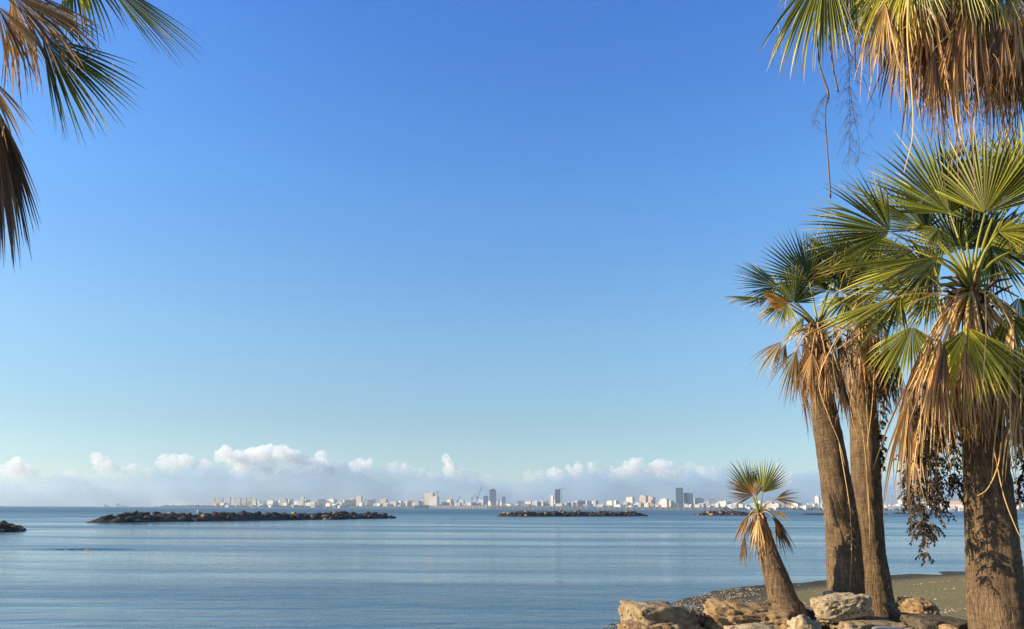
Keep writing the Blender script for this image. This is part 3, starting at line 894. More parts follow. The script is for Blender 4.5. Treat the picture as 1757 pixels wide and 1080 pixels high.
# ---- upright palm (B) behind
rng = random.Random(31)
D = 9.85
base = P(1503, 1046, D); base.z = ground_z(base.x, base.y) - 0.08
pb = empty('fan_palm', (base.x, base.y, ground_z(base.x, base.y)))
tag(pb, 'upright fan palm of the close pair, standing behind the slanting one, its trunk mostly shaded', 'palm tree', 'fan palms by the beach')
trunk(pb, rng, [base, P(1501, 1020, D), P(1493, 950, D), P(1487, 850, D), P(1483, 740, D), P(1478, 660, D), P(1476, 560, D)],
      [0.27, 0.210, 0.178, 0.178, 0.178, 0.155, 0.07], 5.3, hairs=45)
c0 = P(1476, 560, D)
LB = [
    (1445, 455, 1415, 380, 0.1, 0.1, (0.3, 0.2, 1), dict(spread=95, nseg=38, tone=0.22, dry=0.6, droop=0.12)),
    (1480, 440, 1480, 365, 0.2, 0.2, (0.0, 0.1, 1), dict(spread=95, nseg=38, tone=0.15, dry=0.65, droop=0.12)),
    (1500, 480, 1560, 400, 0.1, 0.1, (-0.3, 0.2, 1), dict(spread=95, nseg=38, tone=0.12, dry=0.65, droop=0.12)),
    (1440, 500, 1380, 470, -0.1, -0.2, (0, 0.9, 0.5), dict(spread=70, nseg=34, tone=0.12, dry=0.6, droop=0.2)),
    (1520, 520, 1590, 500, 0, 0, (0, 0.9, 0.5), dict(spread=70, nseg=34, tone=0.16, dry=0.6, droop=0.2)),
    (1500, 470, 1530, 400, 0.5, 0.6, (0, 0.2, 1), dict(spread=90, nseg=34, tone=0.10, dry=0.65, droop=0.2)),
    (1455, 510, 1420, 560, -0.45, -0.5, (-0.3, 0.5, 0.8), dict(spread=80, nseg=34, tone=0.30, dry=0.4, droop=0.3)),
    (1420, 440, 1375, 400, 0.3, 0.3, (0.3, 0.4, 0.8), dict(spread=80, nseg=34, tone=0.20, dry=0.55, droop=0.15)),
    (1525, 460, 1590, 440, 0.2, 0.2, (-0.1, 0.6, 0.7), dict(spread=80, nseg=34, tone=0.10, dry=0.6, droop=0.2)),
    (1470, 490, 1455, 430, -0.35, -0.45, (0.1, 0.3, 1), dict(spread=85, nseg=34, tone=0.14, dry=0.6, droop=0.15)),
    (1510, 530, 1580, 560, -0.3, -0.3, (0.1, 0.7, 0.6), dict(spread=75, nseg=34, tone=0.22, dry=0.5, droop=0.3)),
    (1495, 520, 1515, 590, -0.45, -0.5, (0.3, 0.5, 0.8), dict(spread=75, nseg=34, tone=0.26, dry=0.45, droop=0.3)),
]
for hx, hy, tx, ty, dh, dt, nr, kw in LB:
    leaf(pb, rng, c0, hx, hy, tx, ty, dh, dt, nr, D, sag=0.04, pw=0.011, **kw)
for (hx, hy, tx, ty, dh, sp, tn) in [(1475, 585, 1480, 680, -0.35, 34, 1.3), (1455, 590, 1448, 680, -0.3, 32, 1.55), (1500, 590, 1515, 690, -0.3, 34, 1.6),
                                     (1520, 590, 1535, 695, -0.1, 30, 1.9), (1530, 600, 1540, 690, 0.1, 28, 1.9), (1510, 620, 1525, 700, -0.1, 28, 1.9),
                                     (1465, 570, 1470, 640, -0.42, 30, 1.15), (1490, 572, 1492, 650, -0.42, 28, 1.3)]:
    leaf(pb, rng, c0, hx, hy, tx, ty, dh, dh - 0.03, (rng.uniform(-.6, .3), 0.2, 1), D, sag=0.07, name='dead_frond', pw=0.009,
         ptone=1.15, spread=sp, nseg=20, droop=0.45, split=0.4, tone=tn, dry=2.0, fold=0.5, tatter=0.2, lenvar=0.15, curl=0.2, wmul=1.15, wmin=0.013)
leaf_bases(pb, rng, c0, 14, 0.17, 0.15, 0.010)
skirt(pb, rng, c0 + V((0, 0, -0.2)), 40, (0.16, 0.42), (-0.5, 0.2), (0.4, 0.7), tone=(1.3, 2.0), nseg=14, w=0.008, out=0.1, attach=c0)
panicle(pb, rng, [P(1500, 600, D - .3), P(1510, 680, D - .25), P(1509, 750, D - .1), P(1508, 820, D - .1)], 60, 0.10, 0.026, stem=0.005)
for pts in [[(1478, 540, -.4), (1482, 620, -.42), (1488, 720, -.3), (1490, 800, -.22)], [(1495, 545, -.4), (1500, 620, -.42), (1496, 700, -.35), (1486, 790, -.25), (1492, 900, -.22)],
            [(1440, 600, -.4), (1455, 660, -.4), (1478, 730, -.3), (1490, 850, -.22), (1492, 935, -.22)], [(1470, 600, -.4), (1460, 700, -.35), (1475, 760, -.25)]]:
    strand(pb, [P(x, y, D + d) for x, y, d in pts], 0.006, 0.002, 0.98)

# ---- small palm (D)
rng = random.Random(41)
D = 9.0
base = P(1368, 1084, D - .1); base.z = min(base.z, ground_z(base.x, base.y) - 0.05)
pd = empty('fan_palm', (base.x, base.y, ground_z(base.x, base.y)))
tag(pd, 'small stunted fan palm leaning left, with two short green fans and a slim bent trunk', 'palm tree', 'fan palms by the beach')
trunk(pd, rng, [base, P(1357, 1062, D), P(1343, 1025, D), P(1331, 985, D), P(1319, 948, D), P(1311, 915, D), P(1303, 880, D)],
      [0.225, 0.19, 0.162, 0.135, 0.105, 0.08, 0.05], 2.4, hairs=40)
c0 = P(1302, 882, D)
for hx, hy, tx, ty, dh, dt, nr, kw in [
    (1289, 846, 1265, 786, 0.0, 0.0, (0.0, 0.1, 1), dict(spread=44, nseg=18, tone=0.36, dry=0.7, droop=0.03)),
    (1309, 846, 1327, 786, -0.05, -0.05, (-0.4, 0.1, 1), dict(spread=54, nseg=22, tone=0.22, dry=0.8, droop=0.05)),
]:
    leaf(pd, rng, c0, hx, hy, tx, ty, dh, dt, nr, D, sag=0.0, pw=0.009, ptone=0.40, **kw)
for hx, hy, tx, ty, sp_ in ((1293, 850, 1246, 832, 48), (1298, 852, 1294, 824, 45)):
    f = leaf(pd, rng, c0, hx, hy, tx, ty, -0.12, -0.16, (-0.3, 0.5, 0.8), D, sag=0.0, name='dead_frond', pw=0.008, ptone=0.45, plabel='orange dying frond',
             spread=sp_, nseg=24, droop=0.05, split=0.55, tone=1.2, dry=2, fold=0.3)
    f.data.materials[0] = M['orange_leaf']
for (hx, hy, tx, ty, dh, sp, tn, sg) in [(1331, 857, 1377, 847, -0.05, 34, 1.35, 0.03), (1322, 880, 1365, 945, 0.0, 20, 1.7, 0.04), (1330, 890, 1358, 955, -0.1, 20, 1.75, 0.05),
                                         (1325, 878, 1358, 888, -0.12, 16, 1.0, 0.05), (1284, 885, 1262, 935, 0, 20, 1.45, 0.05), (1278, 915, 1275, 972, -0.05, 12, 1.4, 0.08),
                                         (1300, 890, 1298, 950, -0.16, 22, 1.1, 0.02), (1310, 888, 1318, 945, -0.14, 22, 1.5, 0.02), (1312, 895, 1326, 938, -0.1, 22, 1.6, 0.02),
                                         (1292, 890, 1287, 935, -0.1, 20, 1.7, 0.02)]:
    leaf(pd, rng, c0, hx, hy, tx, ty, dh, dh - 0.02, (rng.uniform(-.5, .3), 0.25, 1), D, sag=sg, name='dead_frond', pw=0.007,
         ptone=1.1, spread=sp, nseg=14, droop=0.35, split=0.4, tone=tn, dry=2.0, fold=0.5, tatter=0.15, lenvar=0.15, curl=0.15, wmul=1.2, wmin=0.02)
skirt(pd, rng, c0 + V((0, 0, -0.08)), 8, (0.05, 0.09), (-0.15, 0.0), (0.25, 0.42), tone=(1.0, 1.8), nseg=9, w=0.006, out=0.05, attach=c0)

# ---- tall palm whose crown hangs in from the top right (E)
rng = random.Random(51)
D = 6.0
c0 = P(1880, -150, D)
base = P(1960, 700, D); base.z = ground_z(base.x, base.y) - 0.05
pe = empty('fan_palm', (base.x, base.y, ground_z(base.x, base.y)))
tag(pe, 'tall palm outside the frame whose brown leaf skirt hangs in at the top right corner', 'palm tree', 'fan palms by the beach')
trunk(pe, rng, [base, V((base.x, base.y, base.z + 1.6)), c0.lerp(base, 0.5), c0], [0.30, 0.27, 0.24, 0.2], 7.9, 40, 120, 10)
for hx, hy, tx, ty, dh, dt, nr, kw in [
    (1418, -60, 1352, 125, -0.1, -0.1, (-0.5, 0.3, 1), dict(spread=34, nseg=30, tone=0.26, dry=0.6, droop=0.7, wmul=1.2)),
    (1455, -80, 1420, 90, 0.1, 0.1, (-0.3, 0.3, 1), dict(spread=30, nseg=26, tone=0.12, dry=0.6, droop=0.7, wmul=1.2)),
    (1545, -70, 1500, 95, -0.3, -0.35, (-0.3, 0.3, 1), dict(spread=40, nseg=34, tone=0.44, dry=0.66, droop=0.7, wmul=1.2)),
    (1600, -50, 1580, 90, 0.0, 0.0, (0, 0.3, 1), dict(spread=38, nseg=30, tone=0.28, dry=0.55, droop=0.7)),
    (1720, -70, 1740, 50, -0.4, -0.4, (0.3, 0.3, 1), dict(spread=60, nseg=34, tone=0.25, dry=0.6, droop=0.3)),
    (1432, -110, 1372, 50, 0.3, 0.3, (-0.3, 0.3, 1), dict(spread=30, nseg=30, tone=0.10, dry=0.6, droop=0.3)),
    (1640, -90, 1655, 40, -0.62, -0.62, (-0.3, 0.3, 1), dict(spread=44, nseg=30, tone=0.30, dry=0.6, droop=0.4)),
    (1690, -80, 1700, 62, -0.6, -0.6, (-0.2, 0.3, 1), dict(spread=40, nseg=30, tone=0.18, dry=0.6, droop=0.4)),
    (1570, -70, 1560, 50, -0.6, -0.6, (-0.3, 0.3, 1), dict(spread=42, nseg=30, tone=0.36, dry=0.6, droop=0.4)),
    (1790, -60, 1800, 60, -0.5, -0.5, (0.3, 0.3, 1), dict(spread=60, nseg=34, tone=0.20, dry=0.6, droop=0.3)),
]:
    leaf(pe, rng, c0, hx, hy, tx, ty, dh, dt, nr, D, sag=0.1, pw=0.013, **kw)
k = 0
for i in range(82):
    hx = 1490 + (i / 81) ** 0.9 * 330 + rng.uniform(-18, 18)
    t = (hx - 1490) / 330
    L = rng.uniform(120, 215)
    ty = lerp(122, 222, sstep(0.0, 0.4, t)) + rng.uniform(-75, 20)
    hy = ty - L
    dh = rng.uniform(-0.55, 0.5)
    leaf(pe, rng, c0, hx, hy, hx + rng.uniform(-22, 8), ty, dh, dh, (rng.uniform(-.8, .5), 0.2, 1), D, sag=0.1, name='dead_frond', pw=0.010, ptone=1.1,
         spread=rng.uniform(14, 28), nseg=17, droop=0.5, split=0.28, tone=rng.choice([rng.uniform(0.98, 1.35), rng.uniform(1.3, 1.85)]), dry=2.0, fold=0.6, tatter=0.25, lenvar=0.25, curl=0.25, wmul=1.1, wmin=0.012)
for pts, r0, r1, tn in [
    ([(1560, -30, -.6), (1557, 60, -.62), (1564, 150, -.6), (1566, 230, -.6), (1551, 297, -.6)], 0.008, 0.003, 1.0),
    ([(1620, 100, -.5), (1632, 180, -.5), (1640, 240, -.5), (1646, 330, -.45)], 0.005, 0.002, 1.5),
    ([(1660, 120, -.5), (1664, 220, -.5), (1672, 300, -.45), (1668, 380, -.4)], 0.005, 0.002, 1.6),
    ([(1400, 40, 0), (1406, 110, 0), (1420, 155, 0), (1421, 170, 0)], 0.006, 0.011, 1.85),
    ([(1421, 165, 0), (1416, 200, 0), (1421, 280, 0), (1425, 340, 0)], 0.004, 0.008, 1.85),
    ([(1422, 60, .1), (1430, 120, .1), (1438, 158, .1)], 0.004, 0.009, 1.9)]:
    strand(pe, [P(x, y, D + d) for x, y, d in pts], r0, r1, tn)
panicle(pe, rng, [P(1440, 20, D), P(1455, 90, D), P(1458, 180, D), P(1456, 290, D)], 56, 0.16, 0.03, leafy=False, stem=0.0035, name='bare_seed_stalk', pmat='stalk_dark')
panicle(pe, rng, [P(1458, 150, D + .1), P(1465, 200, D + .1), P(1474, 240, D + .1), P(1474, 275, D + .1)], 16, 0.10, 0.03, leafy=False, stem=0.003, name='bare_seed_stalk', pmat='stalk_dark')
panicle(pe, rng, [P(1421, 158, D), P(1412, 170, D), P(1402, 195, D), P(1396, 220, D)], 14, 0.07, 0.03, leafy=False, stem=0.003, name='bare_seed_stalk', pmat='stalk_dark')
panicle(pe, rng, [P(1480, 130, D), P(1500, 190, D), P(1490, 225, D), P(1500, 240, D)], 5, 0.08, 0.03, leafy=False, stem=0.002, name='bare_seed_stalk', pmat='stalk_dark')
for x in (1600, 1640, 1680, 1715):
    panicle(pe, rng, [P(x, 60, D - .4), P(x + 4, 140, D - .4), P(x, 210, D - .4), P(x + 8, 270, D - .35)], 16, 0.13, 0.03, leafy=False, stem=0.004, name='bare_seed_stalk')

# ---- palm hanging in from the top left (F)
rng = random.Random(61)
D = 6.0
c0 = P(-60, -60, D)
base = P(-120, 900, D); base.z = ground_z(base.x, base.y) - 0.05
pf = empty('fan_palm', (base.x, base.y, max(-0.2, ground_z(base.x, base.y))))
tag(pf, 'palm outside the frame whose drooping fronds hang in at the top left corner', 'palm tree', 'fan palms by the beach')
trunk(pf, rng, [base, base.lerp(c0, 0.33), base.lerp(c0, 0.66), c0], [0.30, 0.26, 0.23, 0.2], 9.9, 40, 120, 10)
for hx, hy, tx, ty, dh, dt, nr, nm, kw in [
    (72, 62, 208, 215, -0.1, -0.1, (-0.5, 0.4, 1), 'frond', dict(spread=34, nseg=30, tone=0.06, dry=0.5, droop=0.14, fold=0.3)),
    (175, -40, 340, 98, 0.1, 0.1, (-0.5, 0.6, 0.8), 'frond', dict(spread=13, nseg=20, tone=0.2, dry=0.5, droop=0.12, fold=0.3)),
    (130, -70, 205, 72, 0.15, 0.15, (-0.6, 0.3, 1), 'frond', dict(spread=30, nseg=15, tone=0.16, dry=0.5, droop=0.35, wmul=0.8)),
    (120, -60, 130, 80, 0.1, 0.1, (-0.4, 0.3, 1), 'frond', dict(spread=26, nseg=13, tone=0.35, dry=0.4, droop=0.35, wmul=0.8)),
    (20, -10, 110, 140, -0.3, -0.4, (-0.4, 0.4, 1), 'dead_frond', dict(spread=46, nseg=30, tone=1.5, dry=2, droop=0.4, fold=0.4, tatter=0.1, curl=0.1, wmin=0.012)),
    (-5, 10, 30, 150, -0.4, -0.4, (-0.3, 0.4, 1), 'dead_frond', dict(spread=40, nseg=26, tone=1.35, dry=2, droop=0.5, fold=0.4, tatter=0.15, curl=0.1, wmin=0.012)),
    (40, -20, 150, 120, -0.2, -0.2, (-0.3, 0.4, 1), 'dead_frond', dict(spread=30, nseg=22, tone=1.6, dry=2, droop=0.5, fold=0.4, tatter=0.15, curl=0.1, wmin=0.012)),
    (-14, 165, 8, 458, -0.1, -0.1, (0.5, 0.2, 1), 'dead_frond', dict(spread=15, nseg=34, tone=1.72, dry=2, droop=0.25, fold=0.3, tatter=0.08, curl=0.05, wmin=0.009)),
    (-24, 150, -2, 430, 0.1, 0.1, (0.6, 0.2, 1), 'dead_frond', dict(spread=20, nseg=30, tone=1.8, dry=2, droop=0.3, fold=0.3, tatter=0.1, curl=0.05, wmin=0.009)),
    (-30, 120, 20, 250, -0.3, -0.3, (0.2, 0.2, 1), 'dead_frond', dict(spread=26, nseg=18, tone=1.4, dry=2, droop=0.4, fold=0.4, tatter=0.2, curl=0.1, wmin=0.012)),
    (-60, -160, -90, -350, 0, 0, (0, 0.2, 1), 'frond', dict(spread=100, nseg=38, tone=0.05, dry=0.6, droop=0.1)),
    (-160, -80, -330, -60, 0, 0, (0, 0.9, 0.4), 'frond', dict(spread=90, nseg=38, tone=0.05, dry=0.6, droop=0.2)),
]:
    leaf(pf, rng, c0, hx, hy, tx, ty, dh, dt, nr, D, sag=0.06, name=nm, pw=0.012, ptone=0.9 if nm == 'dead_frond' else 0.4, **kw)
skirt(pf, rng, c0 + V((-0.15, 0, -0.3)), 14, (0.12, 0.2), (-0.8, 0.1), (0.5, 0.9), tone=(1.2, 1.9), nseg=14, attach=c0 + V((-0.15, 0, 0)), out=0.02)


# ------------------------------------------------------------------ breakwaters
def breakwater(px0, py0, px1, py1, hpx, label, seed, nb=70, width=5.0, cat='breakwater'):
    """rubble mound from waterline pixel 0 to waterline pixel 1, hpx pixels high at its middle"""
    rg = random.Random(seed)
    a = PZ(px0, py0, 0); b = PZ(px1, py1, 0)
    a.z = b.z = 0
    ax = (b - a); L = ax.length; ax.normalize(); sd_ = V((-ax.y, ax.x, 0))
    dm = (a.y + b.y) / 2
    H = hpx * dm / F * 0.98
    root = empty('breakwater', a.lerp(b, 0.5)); tag(root, label, cat, 'rubble breakwaters off the beach')
    n = max(24, int(L * 1.6)); k = 16
    m = MB(); vs, fs = [], []
    for i in range(n + 1):
        t = i / n
        e = min(1.0, min(t, 1 - t) * L / (H * 4.5))
        e = e ** 0.6
        top = H * e * (0.86 + 0.16 * noise.noise(V((t * L * 0.12, seed, 0))) + 0.10 * noise.noise(V((t * L * 0.6, seed, 5))))
        for j in range(k + 1):
            u = -1 + 2 * j / k
            prof = max(0.0, 1 - abs(u) ** 1.6)
            z = -0.5 + (top + 0.5) * prof
            q = a + ax * (t * L) + sd_ * (u * width * (0.35 + 0.65 * e))
            q.z = z + (noise.noise(V((q.x * 0.7, q.y * 0.7, z))) * 0.45 * e if 0 < j < k else 0)
            vs.append(q)
    for i in range(n):
        for j in range(k):
            o = i * (k + 1) + j
            fs.append((o, o + k + 1, o + k + 2, o + 1))
    m.add(vs, fs)
    m.build('rubble_core', M['rock_sea'], root)
    for i in range(nb):
        t = rg.uniform(0.01, 0.99)
        e = min(1.0, min(t, 1 - t) * L / (H * 4.5)) ** 0.6
        u = rg.uniform(-0.95, 0.25)
        prof = max(0.0, 1 - abs(u) ** 1.6)
        s = rg.uniform(0.25, 0.6) * min(1.25, H / 1.6) * (1.25 if dm > 150 else 1)
        q = a + ax * (t * L) + sd_ * (-u * -1 * width * (0.35 + 0.65 * e))
        q.z = H * e * prof * 0.92 - s * 0.15
        m = MB()
        v_, f_ = rock_mesh(q, (s * rg.uniform(0.9, 1.7), s * rg.uniform(0.8, 1.2), s * rg.uniform(0.5, 0.85)),
                           (rg.uniform(-.5, .5), rg.uniform(-.5, .5), rg.uniform(0, 3)), seed + i, 0.5, 0.18, 2)
        m.add(v_, f_)
        m.build('boulder', M['rock_tan'] if rg.random() < 0.18 else M['rock_sea'], root)
    return root


breakwater(148, 897, 670, 889.5, 12.5, 'longest dark rubble breakwater, left of centre', 71, 100, 5)
breakwater(852, 886.5, 1108, 886, 8.5, 'shorter rubble breakwater at the centre right', 83, 80, 5)
breakwater(1188, 884.5, 1300, 885, 8, 'small rubble breakwater ending behind the small leaning palm', 97, 40, 5)
breakwater(-160, 914, 47, 911, 20, 'nearest rubble breakwater, cut by the left edge of the picture', 101, 60, 3.2)
breakwater(1380, 884, 1520, 883, 2.5, 'very low dark reef line seen right of the pair of palms', 111, 16, 5, 'reef')
breakwater(1532, 882.5, 1562, 882.5, 3, 'short low dark reef left of the hanging seed clusters', 113, 10, 5, 'reef')
breakwater(1600, 881.5, 1630, 881.5, 4, 'short dark reef just left of the big right palm trunk', 117, 10, 6, 'reef')

# awash rock patch at the left, with the small waves that wrap round it
a = PZ(148, 943, 0)
rk = empty('awash_rock', a); tag(rk, 'flat dark speckled rock barely breaking the water surface at the left, ripples around it', 'rock')
rgw = random.Random(3)
for i, (dx, dy, w_) in enumerate([(0, 0, .9), (1.1, .2, .55), (-.9, -.3, .5), (.5, -.5, .35), (1.9, .3, .3), (-1.6, -.5, .28)]):
    m = MB(); v_, f_ = rock_mesh(a + V((dx, dy, -0.05)), (w_, w_ * .6, 0.10 if i else .13), (0, 0, 0), 130 + i, 0.2, 0.3, 3)
    m.add(v_, f_); m.build('rock_top', M['rock_tan'] if i in (1, 3) else M['rock_sea'], rk, smooth=True)
m = MB(); vs, fs = [], []
nx_, ny_ = 150, 90
for j in range(ny_ + 1):
    for i in range(nx_ + 1):
        x = a.x - 5.5 + 12 * i / nx_; y = a.y - 4 + 8 * j / ny_
        u = (x - a.x - 0.5) / 4.2
        env = math.exp(-u * u) * math.exp(-((y - a.y) / 1.7) ** 2)
        ph = y + 0.10 * (x - a.x) * (1 if x > a.x else -0.4) + 0.25 * noise.noise(V((x * .6, 0, 0)))
        vs.append((x, y, -0.012 + env * (0.075 * math.cos((ph - a.y) * 4.2) + 0.02)))
for j in range(ny_):
    for i in range(nx_):
        o = j * (nx_ + 1) + i; fs.append((o, o + 1, o + nx_ + 2, o + nx_ + 1))
m.add(vs, fs); tag(m.build('water_ripples', M['water'], smooth=True), 'small waves wrapping round the awash rock', 'water', kind='structure')

# buoy
q = PZ(340, 884, 0)
bo = empty('buoy', q); tag(bo, 'small pale yellow buoy with a dark side floating beyond the longest breakwater', 'buoy')
q = PZ(340, 880, 0)
bo.location = q
m = MB(); m.tube([q + V((0, 0, -.2)), q + V((0, 0, 0.3)), q + V((0, 0, 0.9)), q + V((0, 0, 1.3))], [0.6, 0.65, 0.5, 0.3], 14); m.build('float', M['buoy'], bo, smooth=True)
m = MB(); m.tube([q + V((0, 0, 1.3)), q + V((0, 0, 1.45))], [0.28, 0.1], 12); m.build('top_cap', M['dark'], bo, smooth=True)
m = MB(); m.tube([q + V((0, 0, 0.42)), q + V((0, 0, 0.56))], [0.67, 0.63], 14); m.build('band', M['dark'], bo, smooth=True)

# swimmer: head and shoulders above the water
q = PZ(778, 893, 0)
me = bpy.data.meshes.new('person'); bm = bmesh.new()
vv = [bm.verts.new(V(c)) for c in [(0, 0, -0.55), (0, 0, -0.25), (0, 0, -0.02), (0, 0, 0.10), (0, 0, 0.24), (0, 0, 0.34),
                                   (-0.2, 0, -0.04), (-0.42, 0.1, -0.12), (-0.6, 0.28, -0.08), (0.2, 0, -0.04), (0.42, 0.1, -0.12), (0.6, 0.28, -0.08)]]
for i, j in [(0, 1), (1, 2), (2, 3), (3, 4), (4, 5), (2, 6), (6, 7), (7, 8), (2, 9), (9, 10), (10, 11)]: bm.edges.new((vv[i], vv[j]))
bm.to_mesh(me); bm.free()
me.materials.append(M['skin'])
person = bpy.data.objects.new('person', me); COL.objects.link(person); person.location = q
sk = person.modifiers.new('skin', 'SKIN'); ss = person.modifiers.new('sub', 'SUBSURF'); ss.levels = ss.render_levels = 2
for i, r_ in enumerate([0.15, 0.17, 0.15, 0.06, 0.10, 0.075, 0.07, 0.05, 0.035, 0.07, 0.05, 0.035]):
    me.skin_vertices[0].data[i].radius = (r_, r_)
me.skin_vertices[0].data[0].use_root = True
tag(person, 'swimmer with dark hair, only head and shoulders above the calm water', 'person')
m = MB(); v_, f_ = rock_mesh(q + V((0, 0.015, 0.30)), (0.115, 0.125, 0.10), (0, 0, 0), 3, 0, 0.02, 3); m.add(v_, f_); m.build('hair', M['dark'], person, smooth=True)

# ------------------------------------------------------------------ far shore
def cityd(x):      # distance of the waterfront by picture column
    return 3300 - (x - 270) / (1757 - 270) * 800


XS0, XS1 = 262, 1900
m = MB(); vs, fs = [], []
cols = list(range(XS0, XS1, 14)); offs = [(-3, -1.0), (0, 0.6), (40, 2.0), (160, 5.0), (420, 12.0), (900, 16.0)]
for x in cols:
    for off, h in offs:
        d = cityd(x) + off
        q = PZ(x, 900, 0); r_ = ray(x, 876); r_.z = 0
        q = V((0, 0, 0)) + r_ * (d / r_.y)
        f_ = sstep(270, 420, x)
        q.z = h * (0.25 + 0.75 * f_) if h > 0 else h
        vs.append(q)
k = len(offs)
for i in range(len(cols) - 1):
    for j in range(k - 1):
        o = i * k + j
        fs.append((o, o + k, o + k + 1, o + 1))
m.add(vs, fs)
tag(m.build('far_shore_land', M['land'], smooth=True), 'low land of the far shore under the town', 'land', kind='structure')


def farP(x, d, z=0.0):
    r_ = ray(x, 874); r_.z = 0
    q = r_ * (d / r_.y); q.z = z
    return q


def hz(x):        # picture row of the waterline at a column
    q = farP(x, cityd(x)); return 867.5 + (x / 1757.0) * 9.5 + 0.7


def ground_far(x, off):
    f_ = 0.25 + 0.75 * sstep(270, 420, x)
    for (o0, h0), (o1, h1) in zip(offs[1:-1], offs[2:]):
        if off <= o1: return lerp(h0, h1, (off - o0) / (o1 - o0)) * f_
    return offs[-1][1] * f_


def px2m(x, off, n): return n * (cityd(x) + off) / F * 0.97


landmarks = []


def building(x, w, top, off, mat, label, roof='flat', depth=None, name='building', rot=0.0, group=None, detail=True, rmat='roof_white'):
    """building centred on picture column x, w px wide, its top at picture row `top`"""
    d = cityd(x) + off
    g = ground_far(x, off)
    W = px2m(x, off, w)
    H = max(3.0, px2m(x, off, hz(x) - top) + 1.0 - 0 * g) - g + 1.5
    H = max(3.5, H)
    q = farP(x, d, g - 1.5)
    dp = depth or max(10, W * 0.7)
    root = empty(name, q)
    yaw = math.atan2(-q.x, q.y) + rot
    m = MB()
    m.box((0, 0, H / 2), (W, dp, H))
    wl = m.build('wall', M[mat], None); wl.parent = root; wl.rotation_euler = (0, 0, yaw)
    rg = random.Random(int(x * 13 + top * 7))
    m = MB()
    if roof == 'flat':
        m.box((0, 0, H + 0.35), (W + 0.6, dp + 0.6, 0.7))
        if detail and W > 9:
            m.box((rg.uniform(-.25, .25) * W, rg.uniform(-.2, .2) * dp, H + 1.9), (W * rg.uniform(.2, .45), dp * .4, 2.4))
    elif roof == 'gable':
        h = min(W, dp) * 0.28
        X, Y = W / 2 + .5, dp / 2 + .5
        m.add([(-X, -Y, H), (X, -Y, H), (X, Y, H), (-X, Y, H), (-X, 0, H + h), (X, 0, H + h)], [(3, 2, 1, 0), (0, 1, 5, 4), (2, 3, 4, 5), (0, 4, 3), (1, 2, 5)])
    elif roof == 'dome':
        rr = min(W, dp) / 2
        pts = [V((0, 0, H + rr * math.sin(R(t)))) for t in (0, 20, 40, 60, 75, 88)]
        m.tube(pts, [rr * math.cos(R(t)) for t in (0, 20, 40, 60, 75, 88)], 16)
        m.tube([V((0, 0, H + rr * .98)), V((0, 0, H + rr * 1.5))], 0.5, 5)
    elif roof == 'barrel':
        vs_, X, Y = [], W / 2, dp / 2
        for yy in (-Y, Y):
            for t in range(11):
                a_ = math.pi * t / 10
                vs_.append((X * math.cos(a_), yy, H + X * 0.85 * math.sin(a_)))
        m.add(vs_, [tuple(range(11)), tuple(range(21, 10, -1))] + [(t, 11 + t, 12 + t, t + 1) for t in range(10)] + [(0, 10, 21, 11)])
    ro = m.build('roof', M[rmat], None); ro.parent = root; ro.rotation_euler = (0, 0, yaw)
    tag(root, label, 'building', group or 'buildings of the far waterfront town')
    landmarks.append((x, label, root))
    return root


